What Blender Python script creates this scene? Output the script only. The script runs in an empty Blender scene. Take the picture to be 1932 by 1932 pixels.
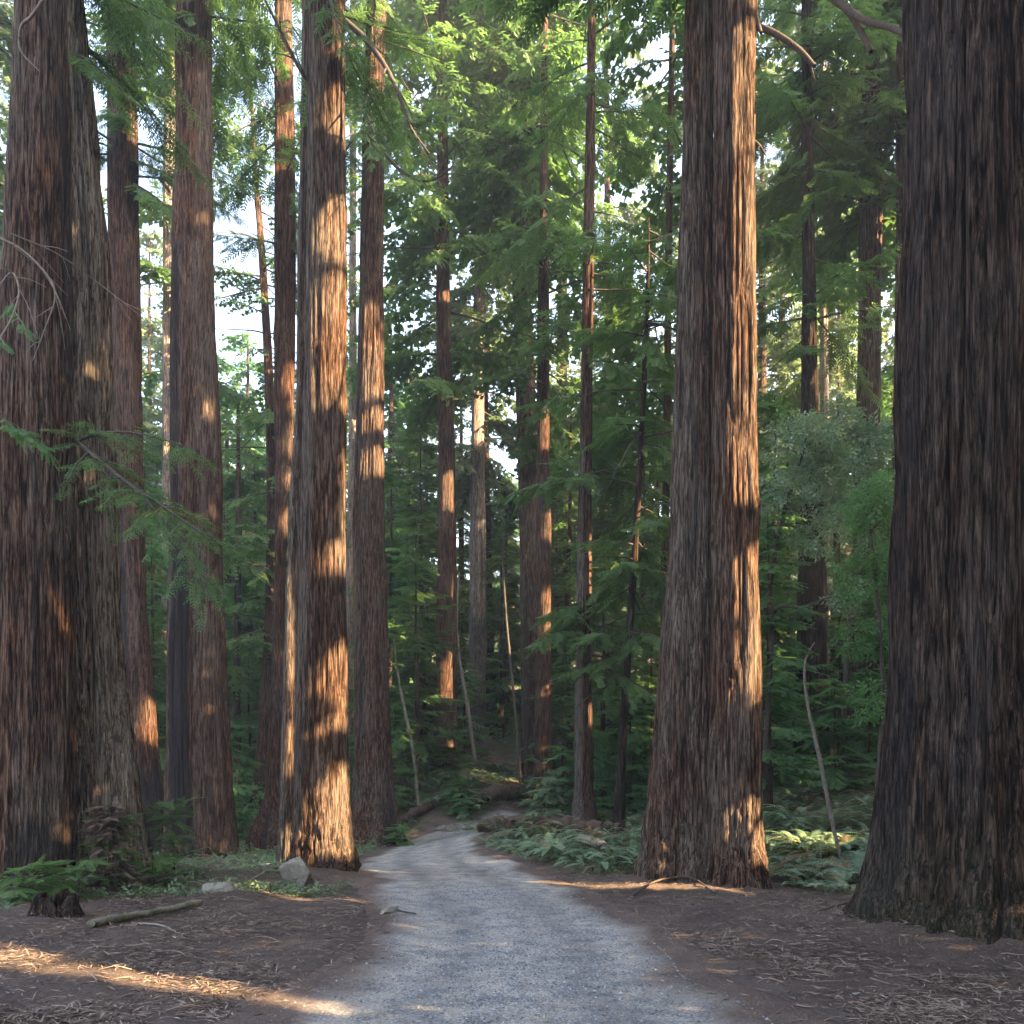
import bpy, math
import numpy as np
from math import radians, sin, cos, pi

# ---------------------------------------------------------------- camera, sky, sun, exposure
sc = bpy.context.scene
C = sc.collection
F = 1600.0; UW = 1932.0; HZ = 1500.0; CAMH = 1.6          # measuring frame of the photograph
cd = bpy.data.cameras.new('camera'); cam = bpy.data.objects.new('camera', cd); C.objects.link(cam)
cam.location = (0, 0, CAMH); cam.rotation_euler = (radians(90), 0, 0)
cd.sensor_width = 36; cd.lens = 36 * F / UW; cd.shift_y = (HZ - UW / 2) / UW
cd.clip_start = 0.05; cd.clip_end = 2000
sc.camera = cam

SUN_AZ = radians(25)      # sun stands to the right and a little behind the camera
SUN_EL = radians(26)
HAZE = 0.0011
SV = np.array([cos(SUN_AZ) * cos(SUN_EL), -sin(SUN_AZ) * cos(SUN_EL), sin(SUN_EL)])
w = bpy.data.worlds.new('World'); sc.world = w; w.use_nodes = True
nt = w.node_tree; bg = nt.nodes['Background']
sky = nt.nodes.new('ShaderNodeTexSky'); sky.sky_type = 'NISHITA'; sky.sun_disc = False
sky.sun_elevation = SUN_EL; sky.sun_rotation = pi / 2 + SUN_AZ; sky.dust_density = 5.0; sky.air_density = 1.0; sky.ozone_density = 0.3
nt.links.new(sky.outputs[0], bg.inputs[0]); bg.inputs[1].default_value = 0.115
sd = bpy.data.lights.new('sun', 'SUN'); sd.energy = 5.0; sd.angle = radians(0.5); sd.color = (1.0, 0.73, 0.40)
so = bpy.data.objects.new('sun', sd); C.objects.link(so)
so.rotation_euler = (radians(90) - SUN_EL, 0, pi / 2 - SUN_AZ); so.location = (30, -15, 20)
sc.view_settings.view_transform = 'Standard'; sc.view_settings.look = 'None'
sc.view_settings.gamma = 1; sc.view_settings.exposure = 3.45
try:
    sc.cycles.max_bounces = 6; sc.cycles.diffuse_bounces = 4; sc.cycles.glossy_bounces = 2
    sc.cycles.transmission_bounces = 4; sc.cycles.volume_bounces = 0
    sc.cycles.use_denoising = True; sc.cycles.sample_clamp_indirect = 6
except Exception:
    pass

# ---------------------------------------------------------------- helpers
rng = np.random.default_rng(7)
def P(u, v, d):
    return np.array([(u - UW / 2) / F * d, d, CAMH + (HZ - v) / F * d])
def tag(o, label=None, cat=None, group=None, kind=None):
    if label: o['label'] = label
    if cat: o['category'] = cat
    if group: o['group'] = group
    if kind: o['kind'] = kind
    return o
def empty(name, loc, label=None, cat=None, group=None):
    o = bpy.data.objects.new(name, None); C.objects.link(o); o.location = loc
    o.empty_display_size = 0.2
    return tag(o, label, cat, group)
def link(name, me, parent=None, mat=None):
    o = bpy.data.objects.new(name, me); C.objects.link(o)
    if mat is not None and not me.materials: me.materials.append(mat)
    if parent is not None: o.parent = parent
    return o
def copy_tree(o, parent=None):
    c = o.copy(); C.objects.link(c); c.parent = parent
    for ch in list(o.children): copy_tree(ch, c)
    return c
def qmesh(name, V, Q, attrs=None, smooth=False):
    me = bpy.data.meshes.new(name)
    V = np.asarray(V, np.float32); Q = np.asarray(Q, np.int32)
    n = Q.shape[1]
    me.vertices.add(len(V)); me.vertices.foreach_set('co', V.ravel())
    me.loops.add(Q.size); me.loops.foreach_set('vertex_index', Q.ravel())
    me.polygons.add(len(Q)); me.polygons.foreach_set('loop_start', np.arange(0, Q.size, n, dtype=np.int32))
    me.polygons.foreach_set('loop_total', np.full(len(Q), n, np.int32))
    if smooth: me.polygons.foreach_set('use_smooth', np.ones(len(Q), bool))
    if attrs:
        for k, a in attrs.items():
            at = me.attributes.new(k, 'FLOAT', 'POINT'); at.data.foreach_set('value', np.asarray(a, np.float32).ravel())
    me.update(calc_edges=True)
    return me
def _h(i, j, k, s):
    with np.errstate(over='ignore'):
        n = (i.astype(np.uint32) * np.uint32(374761393)) ^ (j.astype(np.uint32) * np.uint32(668265263)) ^ (k.astype(np.uint32) * np.uint32(2147483647 - 58)) ^ np.uint32(s * 974711 + 17)
        n = (n ^ (n >> np.uint32(13))) * np.uint32(1274126177)
        n = (n ^ (n >> np.uint32(15))) * np.uint32(2246822519)
        n = n ^ (n >> np.uint32(13))
    return n.astype(np.float64) / 4294967295.0
def vn(x, y, z, s=0):
    x = np.asarray(x, float); y = np.asarray(y, float) + 0 * x; z = np.asarray(z, float) + 0 * x
    xi = np.floor(x); yi = np.floor(y); zi = np.floor(z)
    fx = x - xi; fy = y - yi; fz = z - zi
    fx = fx * fx * (3 - 2 * fx); fy = fy * fy * (3 - 2 * fy); fz = fz * fz * (3 - 2 * fz)
    xi = xi.astype(np.int64); yi = yi.astype(np.int64); zi = zi.astype(np.int64)
    def g(a, b, c): return _h(xi + a, yi + b, zi + c, s)
    return (((g(0,0,0)*(1-fx)+g(1,0,0)*fx)*(1-fy) + (g(0,1,0)*(1-fx)+g(1,1,0)*fx)*fy)*(1-fz)
          + ((g(0,0,1)*(1-fx)+g(1,0,1)*fx)*(1-fy) + (g(0,1,1)*(1-fx)+g(1,1,1)*fx)*fy)*fz)
def fbm(x, y, z, s=0, o=4):
    t = 0; a = 0.5; f = 1.0
    for i in range(o):
        t = t + a * vn(x * f, y * f, z * f, s + i); a *= 0.5; f *= 2.03
    return t / (1 - 0.5 ** o)
def tubes(Pt, R, seg=5, cap=False):
    """Pt (n,k,3), R (n,k) -> quads of n tapered tubes"""
    n, k, _ = Pt.shape
    T = np.gradient(Pt, axis=1); T /= np.linalg.norm(T, axis=2, keepdims=True) + 1e-9
    ref = np.where(np.abs(T[..., 2:3]) > 0.9, np.array([1., 0, 0]), np.array([0., 0, 1]))
    X = np.cross(T, ref); X /= np.linalg.norm(X, axis=2, keepdims=True) + 1e-9
    Y = np.cross(T, X)
    a = np.arange(seg) * 2 * pi / seg
    V = Pt[:, :, None, :] + R[:, :, None, None] * (np.cos(a)[None, None, :, None] * X[:, :, None, :] + np.sin(a)[None, None, :, None] * Y[:, :, None, :])
    idx = np.arange(n * k * seg).reshape(n, k, seg)
    nx = np.roll(idx, -1, axis=2)
    Q = np.stack([idx[:, :-1], nx[:, :-1], nx[:, 1:], idx[:, 1:]], axis=-1).reshape(-1, 4)
    return V.reshape(-1, 3), Q
def merge(parts):
    Vs = []; Qs = []; o = 0
    for V, Q in parts:
        Vs.append(V); Qs.append(Q + o); o += len(V)
    return np.concatenate(Vs), np.concatenate(Qs)
def curve(pts, k):
    """smooth resample of a polyline (m,3+) to k points"""
    p = np.asarray(pts, float); m = len(p)
    pe = np.vstack([2 * p[0] - p[1], p, 2 * p[-1] - p[-2]])
    t = np.linspace(0, m - 1 - 1e-6, k); i = t.astype(int); f = (t - i)[:, None]
    a, b, c, d = pe[i], pe[i + 1], pe[i + 2], pe[i + 3]
    return 0.5 * ((2 * b) + (-a + c) * f + (2*a - 5*b + 4*c - d) * f**2 + (-a + 3*b - 3*c + d) * f**3)

# ---------------------------------------------------------------- materials
def mat(name):
    m = bpy.data.materials.new(name); m.use_nodes = True
    n = m.node_tree.nodes; l = m.node_tree.links
    return m, n, l, n['Principled BSDF']
def ramp(n, stops):
    r = n.new('ShaderNodeValToRGB'); e = r.color_ramp.elements
    while len(e) > 1: e.remove(e[-1])
    e[0].position = stops[0][0]; e[0].color = (*stops[0][1], 1)
    for p, c in stops[1:]:
        q = e.new(p); q.color = (*c, 1)
    return r
def noise(n, l, vec, scale, detail=4, rough=0.6):
    t = n.new('ShaderNodeTexNoise'); t.inputs['Scale'].default_value = scale
    t.inputs['Detail'].default_value = detail; t.inputs['Roughness'].default_value = rough
    l.new(vec, t.inputs['Vector']); return t.outputs['Fac']
def mapping(n, l, scale, src='Object'):
    tc = n.new('ShaderNodeTexCoord'); mp = n.new('ShaderNodeMapping'); mp.inputs['Scale'].default_value = scale
    l.new(tc.outputs[src], mp.inputs['Vector']); return mp.outputs[0]
def mixc(n, l, fac, a, b, mode='MIX'):
    m = n.new('ShaderNodeMix'); m.data_type = 'RGBA'; m.blend_type = mode
    for s, val in ((0, fac), (6, a), (7, b)):
        if hasattr(val, 'links') or hasattr(val, 'is_linked'): l.new(val, m.inputs[s])
        elif isinstance(val, (int, float)): m.inputs[s].default_value = val
        else: m.inputs[s].default_value = (*val, 1)
    return m.outputs[2]
def attr(n, name):
    a = n.new('ShaderNodeAttribute'); a.attribute_name = name; return a.outputs['Fac']
def mth(n, l, op, a, b=0.0, clamp=False):
    m = n.new('ShaderNodeMath'); m.operation = op; m.use_clamp = clamp
    for i, val in enumerate((a, b)):
        if isinstance(val, (int, float)): m.inputs[i].default_value = val
        else: l.new(val, m.inputs[i])
    return m.outputs[0]
def bump(n, l, h, bs, strength, dist):
    b = n.new('ShaderNodeBump'); b.inputs['Strength'].default_value = strength; b.inputs['Distance'].default_value = dist
    l.new(h, b.inputs['Height']); l.new(b.outputs[0], bs.inputs['Normal'])

def bark_material(name, dark, mid, light, grey, greyamt=0.5):
    m, n, l, b = mat(name)
    v1 = mapping(n, l, (1, 1, 0.09)); v2 = mapping(n, l, (1, 1, 0.04)); v3 = mapping(n, l, (1, 1, 0.25))
    f1 = noise(n, l, v1, 21, 6, 0.68); f2 = noise(n, l, v2, 55, 4, 0.6); f3 = noise(n, l, v3, 1.6, 4, 0.6)
    r1 = ramp(n, [(0.38, dark), (0.49, mid), (0.63, light)]); l.new(f1, r1.inputs[0])
    r2 = ramp(n, [(0.3, (0.45, 0.42, 0.42)), (0.62, (1.25, 1.22, 1.2))]); l.new(f2, r2.inputs[0])
    c = mixc(n, l, 1.0, r1.outputs[0], r2.outputs[0], 'MULTIPLY')
    f5 = noise(n, l, mapping(n, l, (1, 1, 0.045)), 17, 3, 0.55); f6 = noise(n, l, mapping(n, l, (1, 1, 0.06)), 36, 2, 0.5)
    ck = mth(n, l, 'MULTIPLY', mth(n, l, 'ABSOLUTE', mth(n, l, 'SUBTRACT', f5, 0.5)), 17.0, True); ck2 = mth(n, l, 'MULTIPLY', mth(n, l, 'ABSOLUTE', mth(n, l, 'SUBTRACT', f6, 0.5)), 13.0, True)
    ck = mth(n, l, 'MULTIPLY', ck, mth(n, l, 'ADD', mth(n, l, 'MULTIPLY', ck2, 0.6), 0.4))
    # lichen-grey weathering in long vertical streaks
    g0 = mth(n, l, 'MULTIPLY', mth(n, l, 'SUBTRACT', mth(n, l, 'ADD', f3, mth(n, l, 'MULTIPLY', f1, 0.7)), 0.78), 5.0, True)
    g1 = mth(n, l, 'ADD', mth(n, l, 'MULTIPLY', g0, greyamt), mth(n, l, 'MULTIPLY', attr(n, 'grey'), mth(n, l, 'ADD', f1, 0.25)), True)
    r3 = ramp(n, [(0.3, tuple(x * 0.45 for x in grey)), (0.65, grey)]); l.new(f2, r3.inputs[0])
    c = mixc(n, l, g1, c, r3.outputs[0])
    rc_ = ramp(n, [(0.0, (0.16, 0.14, 0.13)), (0.75, (1.12, 1.1, 1.08))]); l.new(ck, rc_.inputs[0]); c = mixc(n, l, 1.0, c, rc_.outputs[0], 'MULTIPLY')
    # char from old fires
    c = mixc(n, l, mth(n, l, 'MULTIPLY', attr(n, 'char'), 0.85, True), c, (0.014, 0.013, 0.014))
    c = mixc(n, l, mth(n, l, 'MULTIPLY', attr(n, 'moss'), 1.0, True), c, (0.045, 0.06, 0.025))
    l.new(c, b.inputs['Base Color']); b.inputs['Roughness'].default_value = 0.92
    b.inputs['Specular IOR Level'].default_value = 0.15
    h = mth(n, l, 'ADD', mth(n, l, 'ADD', f1, mth(n, l, 'MULTIPLY', f2, 0.5)), mth(n, l, 'MULTIPLY', ck, 0.5))
    bump(n, l, h, b, 0.8, 0.045)
    return m
BARK = bark_material('redwood_bark', (0.009, 0.005, 0.0035), (0.072, 0.037, 0.023), (0.18, 0.108, 0.07), (0.22, 0.195, 0.17), 0.4)
BARKD = bark_material('dark_redwood_bark', (0.004, 0.0025, 0.002), (0.031, 0.018, 0.0125), (0.09, 0.056, 0.039), (0.11, 0.098, 0.087), 0.3)
BARKR = bark_material('red_redwood_bark', (0.009, 0.005, 0.003), (0.068, 0.032, 0.019), (0.165, 0.088, 0.053), (0.2, 0.17, 0.15), 0.35)
BARKG = bark_material('streaked_grey_bark', (0.022, 0.014, 0.010), (0.15, 0.10, 0.072), (0.34, 0.26, 0.205), (0.36, 0.31, 0.265), 0.4)
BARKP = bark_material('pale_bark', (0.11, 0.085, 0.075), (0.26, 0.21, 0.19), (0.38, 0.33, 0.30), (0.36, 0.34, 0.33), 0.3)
def wood_material(name, c1, c2, moss=0.0):
    m, n, l, b = mat(name)
    v = mapping(n, l, (1, 1, 1)); f = noise(n, l, v, 14, 6, 0.7); f2 = noise(n, l, v, 2.2, 3, 0.6)
    r = ramp(n, [(0.3, c1), (0.7, c2)]); l.new(f, r.inputs[0]); c = r.outputs[0]
    if moss:
        g = mth(n, l, 'MULTIPLY', mth(n, l, 'SUBTRACT', f2, 1 - moss), 8.0, True)
        c = mixc(n, l, g, c, (0.06, 0.075, 0.025))
    l.new(c, b.inputs['Base Color']); b.inputs['Roughness'].default_value = 0.9
    bump(n, l, f, b, 0.8, 0.02); return m
TWIG = wood_material('twig_bark', (0.03, 0.022, 0.018), (0.10, 0.075, 0.06))
DEADW = wood_material('dead_wood', (0.14, 0.11, 0.09), (0.30, 0.25, 0.21))
MOSSW = wood_material('mossy_wood', (0.09, 0.075, 0.055), (0.25, 0.22, 0.17), 0.52)
LOGW = wood_material('rotting_log', (0.03, 0.018, 0.012), (0.11, 0.065, 0.045), 0.42)
CHARW = wood_material('charred_wood', (0.012, 0.012, 0.013), (0.075, 0.08, 0.085))
ROCK = wood_material('boulder_stone', (0.12, 0.11, 0.09), (0.30, 0.27, 0.22), 0.36)

def leaf_material(name, ca, cb, cc, trans=0.35, big=0.25, gloss=0.25):
    """ca/cb: leaf greens, cc: old browned needles; 'tint' picks per spray"""
    m, n, l, b = mat(name)
    t = attr(n, 'tint'); v = mapping(n, l, (1, 1, 1)); f = noise(n, l, v, big, 3, 0.6)
    k = mth(n, l, 'ADD', mth(n, l, 'MULTIPLY', t, 0.6), mth(n, l, 'MULTIPLY', f, 0.55), True)
    r = ramp(n, [(0.15, ca), (0.62, cb), (0.93, tuple(x * 1.25 for x in cb)), (0.97, cc)]); l.new(k, r.inputs[0])
    l.new(r.outputs[0], b.inputs['Base Color']); b.inputs['Roughness'].default_value = 0.55
    b.inputs['Specular IOR Level'].default_value = gloss
    tr = n.new('ShaderNodeBsdfTranslucent'); tc = mixc(n, l, 1.0, r.outputs[0], (1.2, 1.3, 0.95), 'MULTIPLY'); l.new(tc, tr.inputs[0])
    mx = n.new('ShaderNodeMixShader'); mx.inputs[0].default_value = trans
    l.new(b.outputs[0], mx.inputs[1]); l.new(tr.outputs[0], mx.inputs[2])
    l.new(mx.outputs[0], n['Material Output'].inputs[0])
    return m
LEAF = leaf_material('redwood_needles', (0.055, 0.105, 0.035), (0.13, 0.215, 0.07), (0.2, 0.14, 0.07), 0.45)
LEAFB = leaf_material('bright_needles', (0.06, 0.135, 0.05), (0.13, 0.25, 0.09), (0.22, 0.15, 0.08), 0.45)
LEAFF = leaf_material('far_needles', (0.08, 0.12, 0.07), (0.17, 0.215, 0.12), (0.24, 0.18, 0.10), 0.45)
LEAFG = leaf_material('tanoak_leaves', (0.09, 0.15, 0.08), (0.23, 0.31, 0.18), (0.3, 0.27, 0.22), 0.25, 1.0, 0.5)
FERN = leaf_material('fern_fronds', (0.08, 0.13, 0.07), (0.19, 0.27, 0.16), (0.2, 0.12, 0.06), 0.25, 0.8, 0.4)
COVER = leaf_material('ground_leaves', (0.07, 0.11, 0.055), (0.16, 0.22, 0.11), (0.17, 0.12, 0.08), 0.2, 0.9, 0.3)
LITTER = leaf_material('needle_litter', (0.055, 0.038, 0.03), (0.26, 0.19, 0.15), (0.46, 0.40, 0.35), 0.0, 2.0, 0.15)

# ---------------------------------------------------------------- terrain
road_pts = np.array([  # x, y, half width
 (0.55, -12, 1.7), (0.3, -4, 1.65), (0.15, 2, 1.75), (0.05, 5.9, 1.72), (0.02, 7.3, 1.45), (0.12, 8.5, 1.38), (0.02, 10.2, 1.38), (-0.38, 12.8, 1.48),
 (-0.62, 14.2, 1.52), (-1.2, 17, 1.5), (-1.85, 19.7, 1.33), (-2.4, 23.3, 1.28), (-2.4, 27.5, 1.35), (-2.2, 31.0, 1.65),
 (-1.5, 33.6, 1.6), (0.5, 35.8, 1.4), (4.5, 37.0, 1.35), (10, 37.5, 1.4), (18, 36, 1.5)])
RC = curve(road_pts, 240)
ctl = []
for y in (-25, -8, 4, 12, 18):
    for x in (-40, -18, -7, 0, 6, 14, 40):
        ctl.append((x, y, 0.0 if abs(x) < 20 else 0.6))
for q in RC[100::12]: ctl.append((q[0], q[1], 0.0 if q[0] < 4 else 0.12 * (q[0] - 4)))
for u, v, d in [(840,1432,42),(895,1400,50),(1010,1500,42),(1095,1552,32),(1165,1576,29),(1225,1420,44),(1190,1350,52),
                (1530,1452,33),(1630,1455,36),(1690,1470,33),(1450,1560,22),(1560,1600,19),(1650,1640,17),(1480,1480,30),
                (940,1560,26),(985,1588,23),(1180,1592,22),(1080,1600,20.5),(1230,1640,18), (960,1440,46),(900,1490,38),
                (700,1560,40),(500,1548,42),(300,1560,38),(440,1520,55),(740,1500,55),(100,1540,45)]:
    p = P(u, v, d); ctl.append(tuple(p))
for x, y, z in [(-60,60,5),(-30,80,6),(0,80,11),(30,80,13),(60,70,12),(-80,140,14),(-30,140,16),(30,140,25),(90,140,28),(0,110,18),(-60,20,1.5),(60,20,3),(60,-20,1),(-60,-20,1),(28,45,5.5),(-20,60,3)]:
    ctl.append((x, y, z))
ctl = np.array(ctl); CX = ctl[:, :2]; nC = len(ctl)
def _phi(r2): return 0.5 * r2 * np.log(r2 + 1e-6)
_K = _phi(((CX[:, None] - CX[None]) ** 2).sum(-1)) + np.eye(nC) * 2.0
_A = np.zeros((nC + 3, nC + 3)); _A[:nC, :nC] = _K; _A[:nC, nC] = 1; _A[:nC, nC+1:] = CX; _A[nC, :nC] = 1; _A[nC+1:, :nC] = CX.T
_S = np.linalg.solve(_A, np.concatenate([ctl[:, 2], np.zeros(3)]))
def road_dist(x, y):
    """distance to the road's centre line divided by its half width"""
    x = np.asarray(x, float); y = np.asarray(y, float); sh = x.shape; x = x.ravel(); y = y.ravel()
    out = np.full(len(x), 99.0); near = (np.abs(x) < 22) & (y < 42) & (y > -16)
    xi = x[near]; yi = y[near]; best = np.full(len(xi), 1e9)
    for q in RC[::2]:
        dd = np.hypot(xi - q[0], yi - q[1]) / q[2]; best = np.minimum(best, dd)
    out[near] = best; return out.reshape(sh)
def H0(x, y):
    x = np.clip(np.asarray(x, float), -90, 90); y = np.clip(np.asarray(y, float), -30, 150); sh = np.broadcast(x, y).shape
    xx = np.broadcast_to(x, sh).ravel(); yy = np.broadcast_to(y, sh).ravel(); z = np.full(len(xx), _S[nC])
    for s in range(0, len(xx), 20000):
        a = xx[s:s+20000]; b = yy[s:s+20000]
        z[s:s+20000] = _phi((a[:, None] - CX[:, 0])**2 + (b[:, None] - CX[:, 1])**2) @ _S[:nC] + _S[nC] + _S[nC+1]*a + _S[nC+2]*b
    z = z.reshape(sh)
    return z
MOUNDS = [(5.85, 10.3, 1.25, .16), (3.6, 15.6, 1.1, .14), (-7.6, 13.5, .75, .14), (-7.4, 15.3, 1.0, .14), (-9.3, 25, .9, .14), (-3.9, 17.5, .6, .14), (-4.9, 31, 1.0, .14)]
def H(x, y):
    x = np.asarray(x, float); y = np.asarray(y, float)
    rd = road_dist(x, y); k = np.clip((rd - 1.1) / 1.2, 0, 1)
    n = (fbm(x * 0.7, y * 0.7, 0, 31, 3) - 0.5) * 0.28 + (fbm(x * 4, y * 4, 0, 41, 3) - 0.5) * 0.07
    # low bank on the inside of the bend
    b = 0.06 * np.exp(-((rd - 1.5) / 0.3) ** 2) * np.exp(-((y - 11.5) / 3.4) ** 2) * (x < 0)
    mo = 0
    for mx, my, mr, mh in MOUNDS: mo = mo + mh * np.exp(-(np.clip(np.hypot(x - mx, y - my) - mr, 0, 99) / .55) ** 2)
    return H0(x, y) + n * k + b + 0.03 * k + mo * (.6 + .8 * fbm(x * 2.2, y * 2.2, 0, 88, 3)) * np.clip((rd - 1.15) / .5, 0, 1)
xs = np.concatenate([-np.geomspace(14, 170, 60)[::-1], np.linspace(-14, 14, 230)[1:-1], np.geomspace(14, 170, 60)])
ys = np.concatenate([np.linspace(-40, 2, 40), np.arange(2.1, 16, 0.09), np.arange(16, 45, 0.22), np.geomspace(45, 320, 60)])
GX, GY = np.meshgrid(xs, ys); rdg = road_dist(GX, GY)
GZ = H(GX, GY) - 0.05 * np.clip((1.32 - rdg) / 0.2, 0, 1)
idx = np.arange(GX.size).reshape(GX.shape)
Q = np.stack([idx[:-1, :-1], idx[:-1, 1:], idx[1:, 1:], idx[1:, :-1]], -1).reshape(-1, 4)
gm = (fbm(GX * 0.35, GY * 0.35, 0, 77, 4) - 0.42) * 6
gm = np.clip(gm, 0, 1) * np.clip((GY - 13) / 10, 0.0, 1) * np.clip((rdg - 1.4) / 0.8, 0, 1)
def ground_shader(m, n, l, b, road):
    v = mapping(n, l, (1, 1, 1)); v2 = mapping(n, l, (1, 3.0, 1))
    f1 = noise(n, l, v, 1.3, 5, 0.6); f2 = noise(n, l, v2, 38, 5, 0.75); f3 = noise(n, l, v, 120, 3, 0.7)
    r = ramp(n, [(0.32, (0.035, 0.025, 0.021)), (0.5, (0.145, 0.108, 0.092)), (0.66, (0.29, 0.235, 0.20)), (0.8, (0.46, 0.40, 0.35))]); l.new(f2, r.inputs[0])
    r1 = ramp(n, [(0.35, (0.75, 0.72, 0.72)), (0.65, (1.2, 1.12, 1.05))]); l.new(f1, r1.inputs[0])
    duff = mixc(n, l, 1.0, r.outputs[0], r1.outputs[0], 'MULTIPLY')
    if not road:
        g = mth(n, l, 'MULTIPLY', attr(n, 'green'), mth(n, l, 'MULTIPLY', f2, 1.5), True)
        duff = mixc(n, l, mth(n, l, 'MULTIPLY', attr(n, 'dust'), mth(n, l, 'ADD', f1, 0.1), True), duff, mixc(n, l, 0.5, duff, (0.36, 0.31, 0.28)))
        c = mixc(n, l, g, duff, (0.075, 0.11, 0.045)); hh = mth(n, l, 'ADD', f2, mth(n, l, 'MULTIPLY', f3, 0.4))
        l.new(c, b.inputs['Base Color']); bump(n, l, hh, b, 1.0, 0.05)
    else:
        vo = n.new('ShaderNodeTexVoronoi'); vo.inputs['Scale'].default_value = 55; l.new(v, vo.inputs['Vector'])
        rr = ramp(n, [(0.0, (0.13, 0.13, 0.135)), (0.35, (0.28, 0.275, 0.275)), (0.75, (0.45, 0.44, 0.43)), (1.0, (0.68, 0.66, 0.64))])
        bw = n.new('ShaderNodeRGBToBW'); l.new(vo.outputs['Color'], bw.inputs[0]); l.new(bw.outputs[0], rr.inputs[0])
        f4 = noise(n, l, v, 3.0, 6, 0.65)
        r4 = ramp(n, [(0.36, (0.62, 0.64, 0.68)), (0.5, (0.95, 0.96, 0.98)), (0.63, (1.3, 1.27, 1.2))]); l.new(f4, r4.inputs[0])
        gr = mixc(n, l, 1.0, rr.outputs[0], r4.outputs[0], 'MULTIPLY')
        # dusty fines packed between the stones
        fine = mth(n, l, 'MULTIPLY', mth(n, l, 'SUBTRACT', f4, 0.45), 6.0, True)
        gr = mixc(n, l, mth(n, l, 'MULTIPLY', fine, 0.55), gr, (0.42, 0.39, 0.355))
        tk = mth(n, l, 'MULTIPLY', attr(n, 'track'), mth(n, l, 'ADD', f1, 0.35)); gr = mixc(n, l, mth(n, l, 'MULTIPLY', tk, 0.6, True), gr, (0.10, 0.108, 0.125))
        dust = mth(n, l, 'MULTIPLY', mth(n, l, 'SUBTRACT', f1, 0.5), 5.0, True); gr = mixc(n, l, mth(n, l, 'MULTIPLY', dust, 0.5), gr, (0.42, 0.37, 0.325))
        fl = mth(n, l, 'MULTIPLY', mth(n, l, 'SUBTRACT', f2, 0.62), 9.0, True); gr = mixc(n, l, mth(n, l, 'MULTIPLY', fl, 0.45), gr, (0.2, 0.13, 0.1))
        gr = mixc(n, l, 1.0, gr, (1.05, 1.01, 0.95), 'MULTIPLY')
        e = mth(n, l, 'ADD', attr(n, 'edge'), mth(n, l, 'MULTIPLY', mth(n, l, 'SUBTRACT', f4, 0.5), 1.3), True)
        e2 = mth(n, l, 'ADD', e, mth(n, l, 'MULTIPLY', mth(n, l, 'SUBTRACT', f2, 0.5), 1.0), True)
        c = mixc(n, l, e2, gr, duff); l.new(c, b.inputs['Base Color'])
        hh = mth(n, l, 'ADD', mth(n, l, 'MULTIPLY', vo.outputs['Distance'], -0.8), f3); bump(n, l, hh, b, 1.0, 0.018)
    b.inputs['Roughness'].default_value = 0.95; b.inputs['Specular IOR Level'].default_value = 0.1
m_, n_, l_, b_ = mat('forest_duff'); ground_shader(m_, n_, l_, b_, False); DUFF = m_
m_, n_, l_, b_ = mat('gravel_road'); ground_shader(m_, n_, l_, b_, True); GRAVEL = m_
g_ = link('forest_floor', qmesh('forest_floor', np.stack([GX, GY, GZ], -1).reshape(-1, 3), Q, {'green': gm, 'dust': np.exp(-np.clip(rdg - .9, 0, 99) / .55) * (GY < 45) + .35 * np.exp(-np.clip(GY - 5, 0, 99) / 3.0)}, True), None, DUFF)
tag(g_, 'brown needle covered forest floor under the redwoods', 'ground', kind='structure')
# road strip
k = 700; RR = curve(road_pts, k); T = np.gradient(RR[:, :2], axis=0); T /= np.linalg.norm(T, axis=1, keepdims=True); Nn = np.stack([T[:, 1], -T[:, 0]], 1)
ss = np.linspace(-1.5, 1.5, 81); RX = RR[:, 0:1] + Nn[:, 0:1] * RR[:, 2:3] * ss; RY = RR[:, 1:2] + Nn[:, 1:2] * RR[:, 2:3] * ss
RZ = H0(RX, RY) + 0.012 - 0.09 * np.clip((np.abs(ss) - 1.22) / 0.28, 0, 1)[None] + 0.012 * np.cos(ss * pi * 1.6)[None] + (fbm(RX * 3, RY * 3, 0, 5, 3) - 0.5) * 0.025
edge = np.clip((np.abs(ss)[None] + (fbm(RX * 0.9, RY * 0.9, 0, 91, 3) - 0.5) * 0.7 - 0.64 - .26 * np.clip((RY - 11) / 7, 0, 1)) / (.5 - .22 * np.clip((RY - 11) / 7, 0, 1)), 0, 1) * 1.5 - 0.28
track = np.clip(np.exp(-((ss + .42) / .17) ** 2) + np.exp(-((ss - .42) / .17) ** 2), 0, 1)[None] * (.35 + .9 * fbm(RX * 1.3, RY * .7, 0, 66, 3))
# faint brown strip between the wheel tracks further on
edge += 0.10 * np.exp(-(ss / 0.22) ** 2)[None]
idx = np.arange(RX.size).reshape(RX.shape)
Q = np.stack([idx[:-1, :-1], idx[:-1, 1:], idx[1:, 1:], idx[1:, :-1]], -1).reshape(-1, 4)
o = link('gravel_road', qmesh('gravel_road', np.stack([RX, RY, RZ], -1).reshape(-1, 3), Q, {'edge': edge, 'track': track}, True), None, GRAVEL)
tag(o, 'grey gravel road winding between the redwoods', 'road', kind='structure')
def Hp(x, y): return float(H(np.array([x]), np.array([y]))[0])

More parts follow.
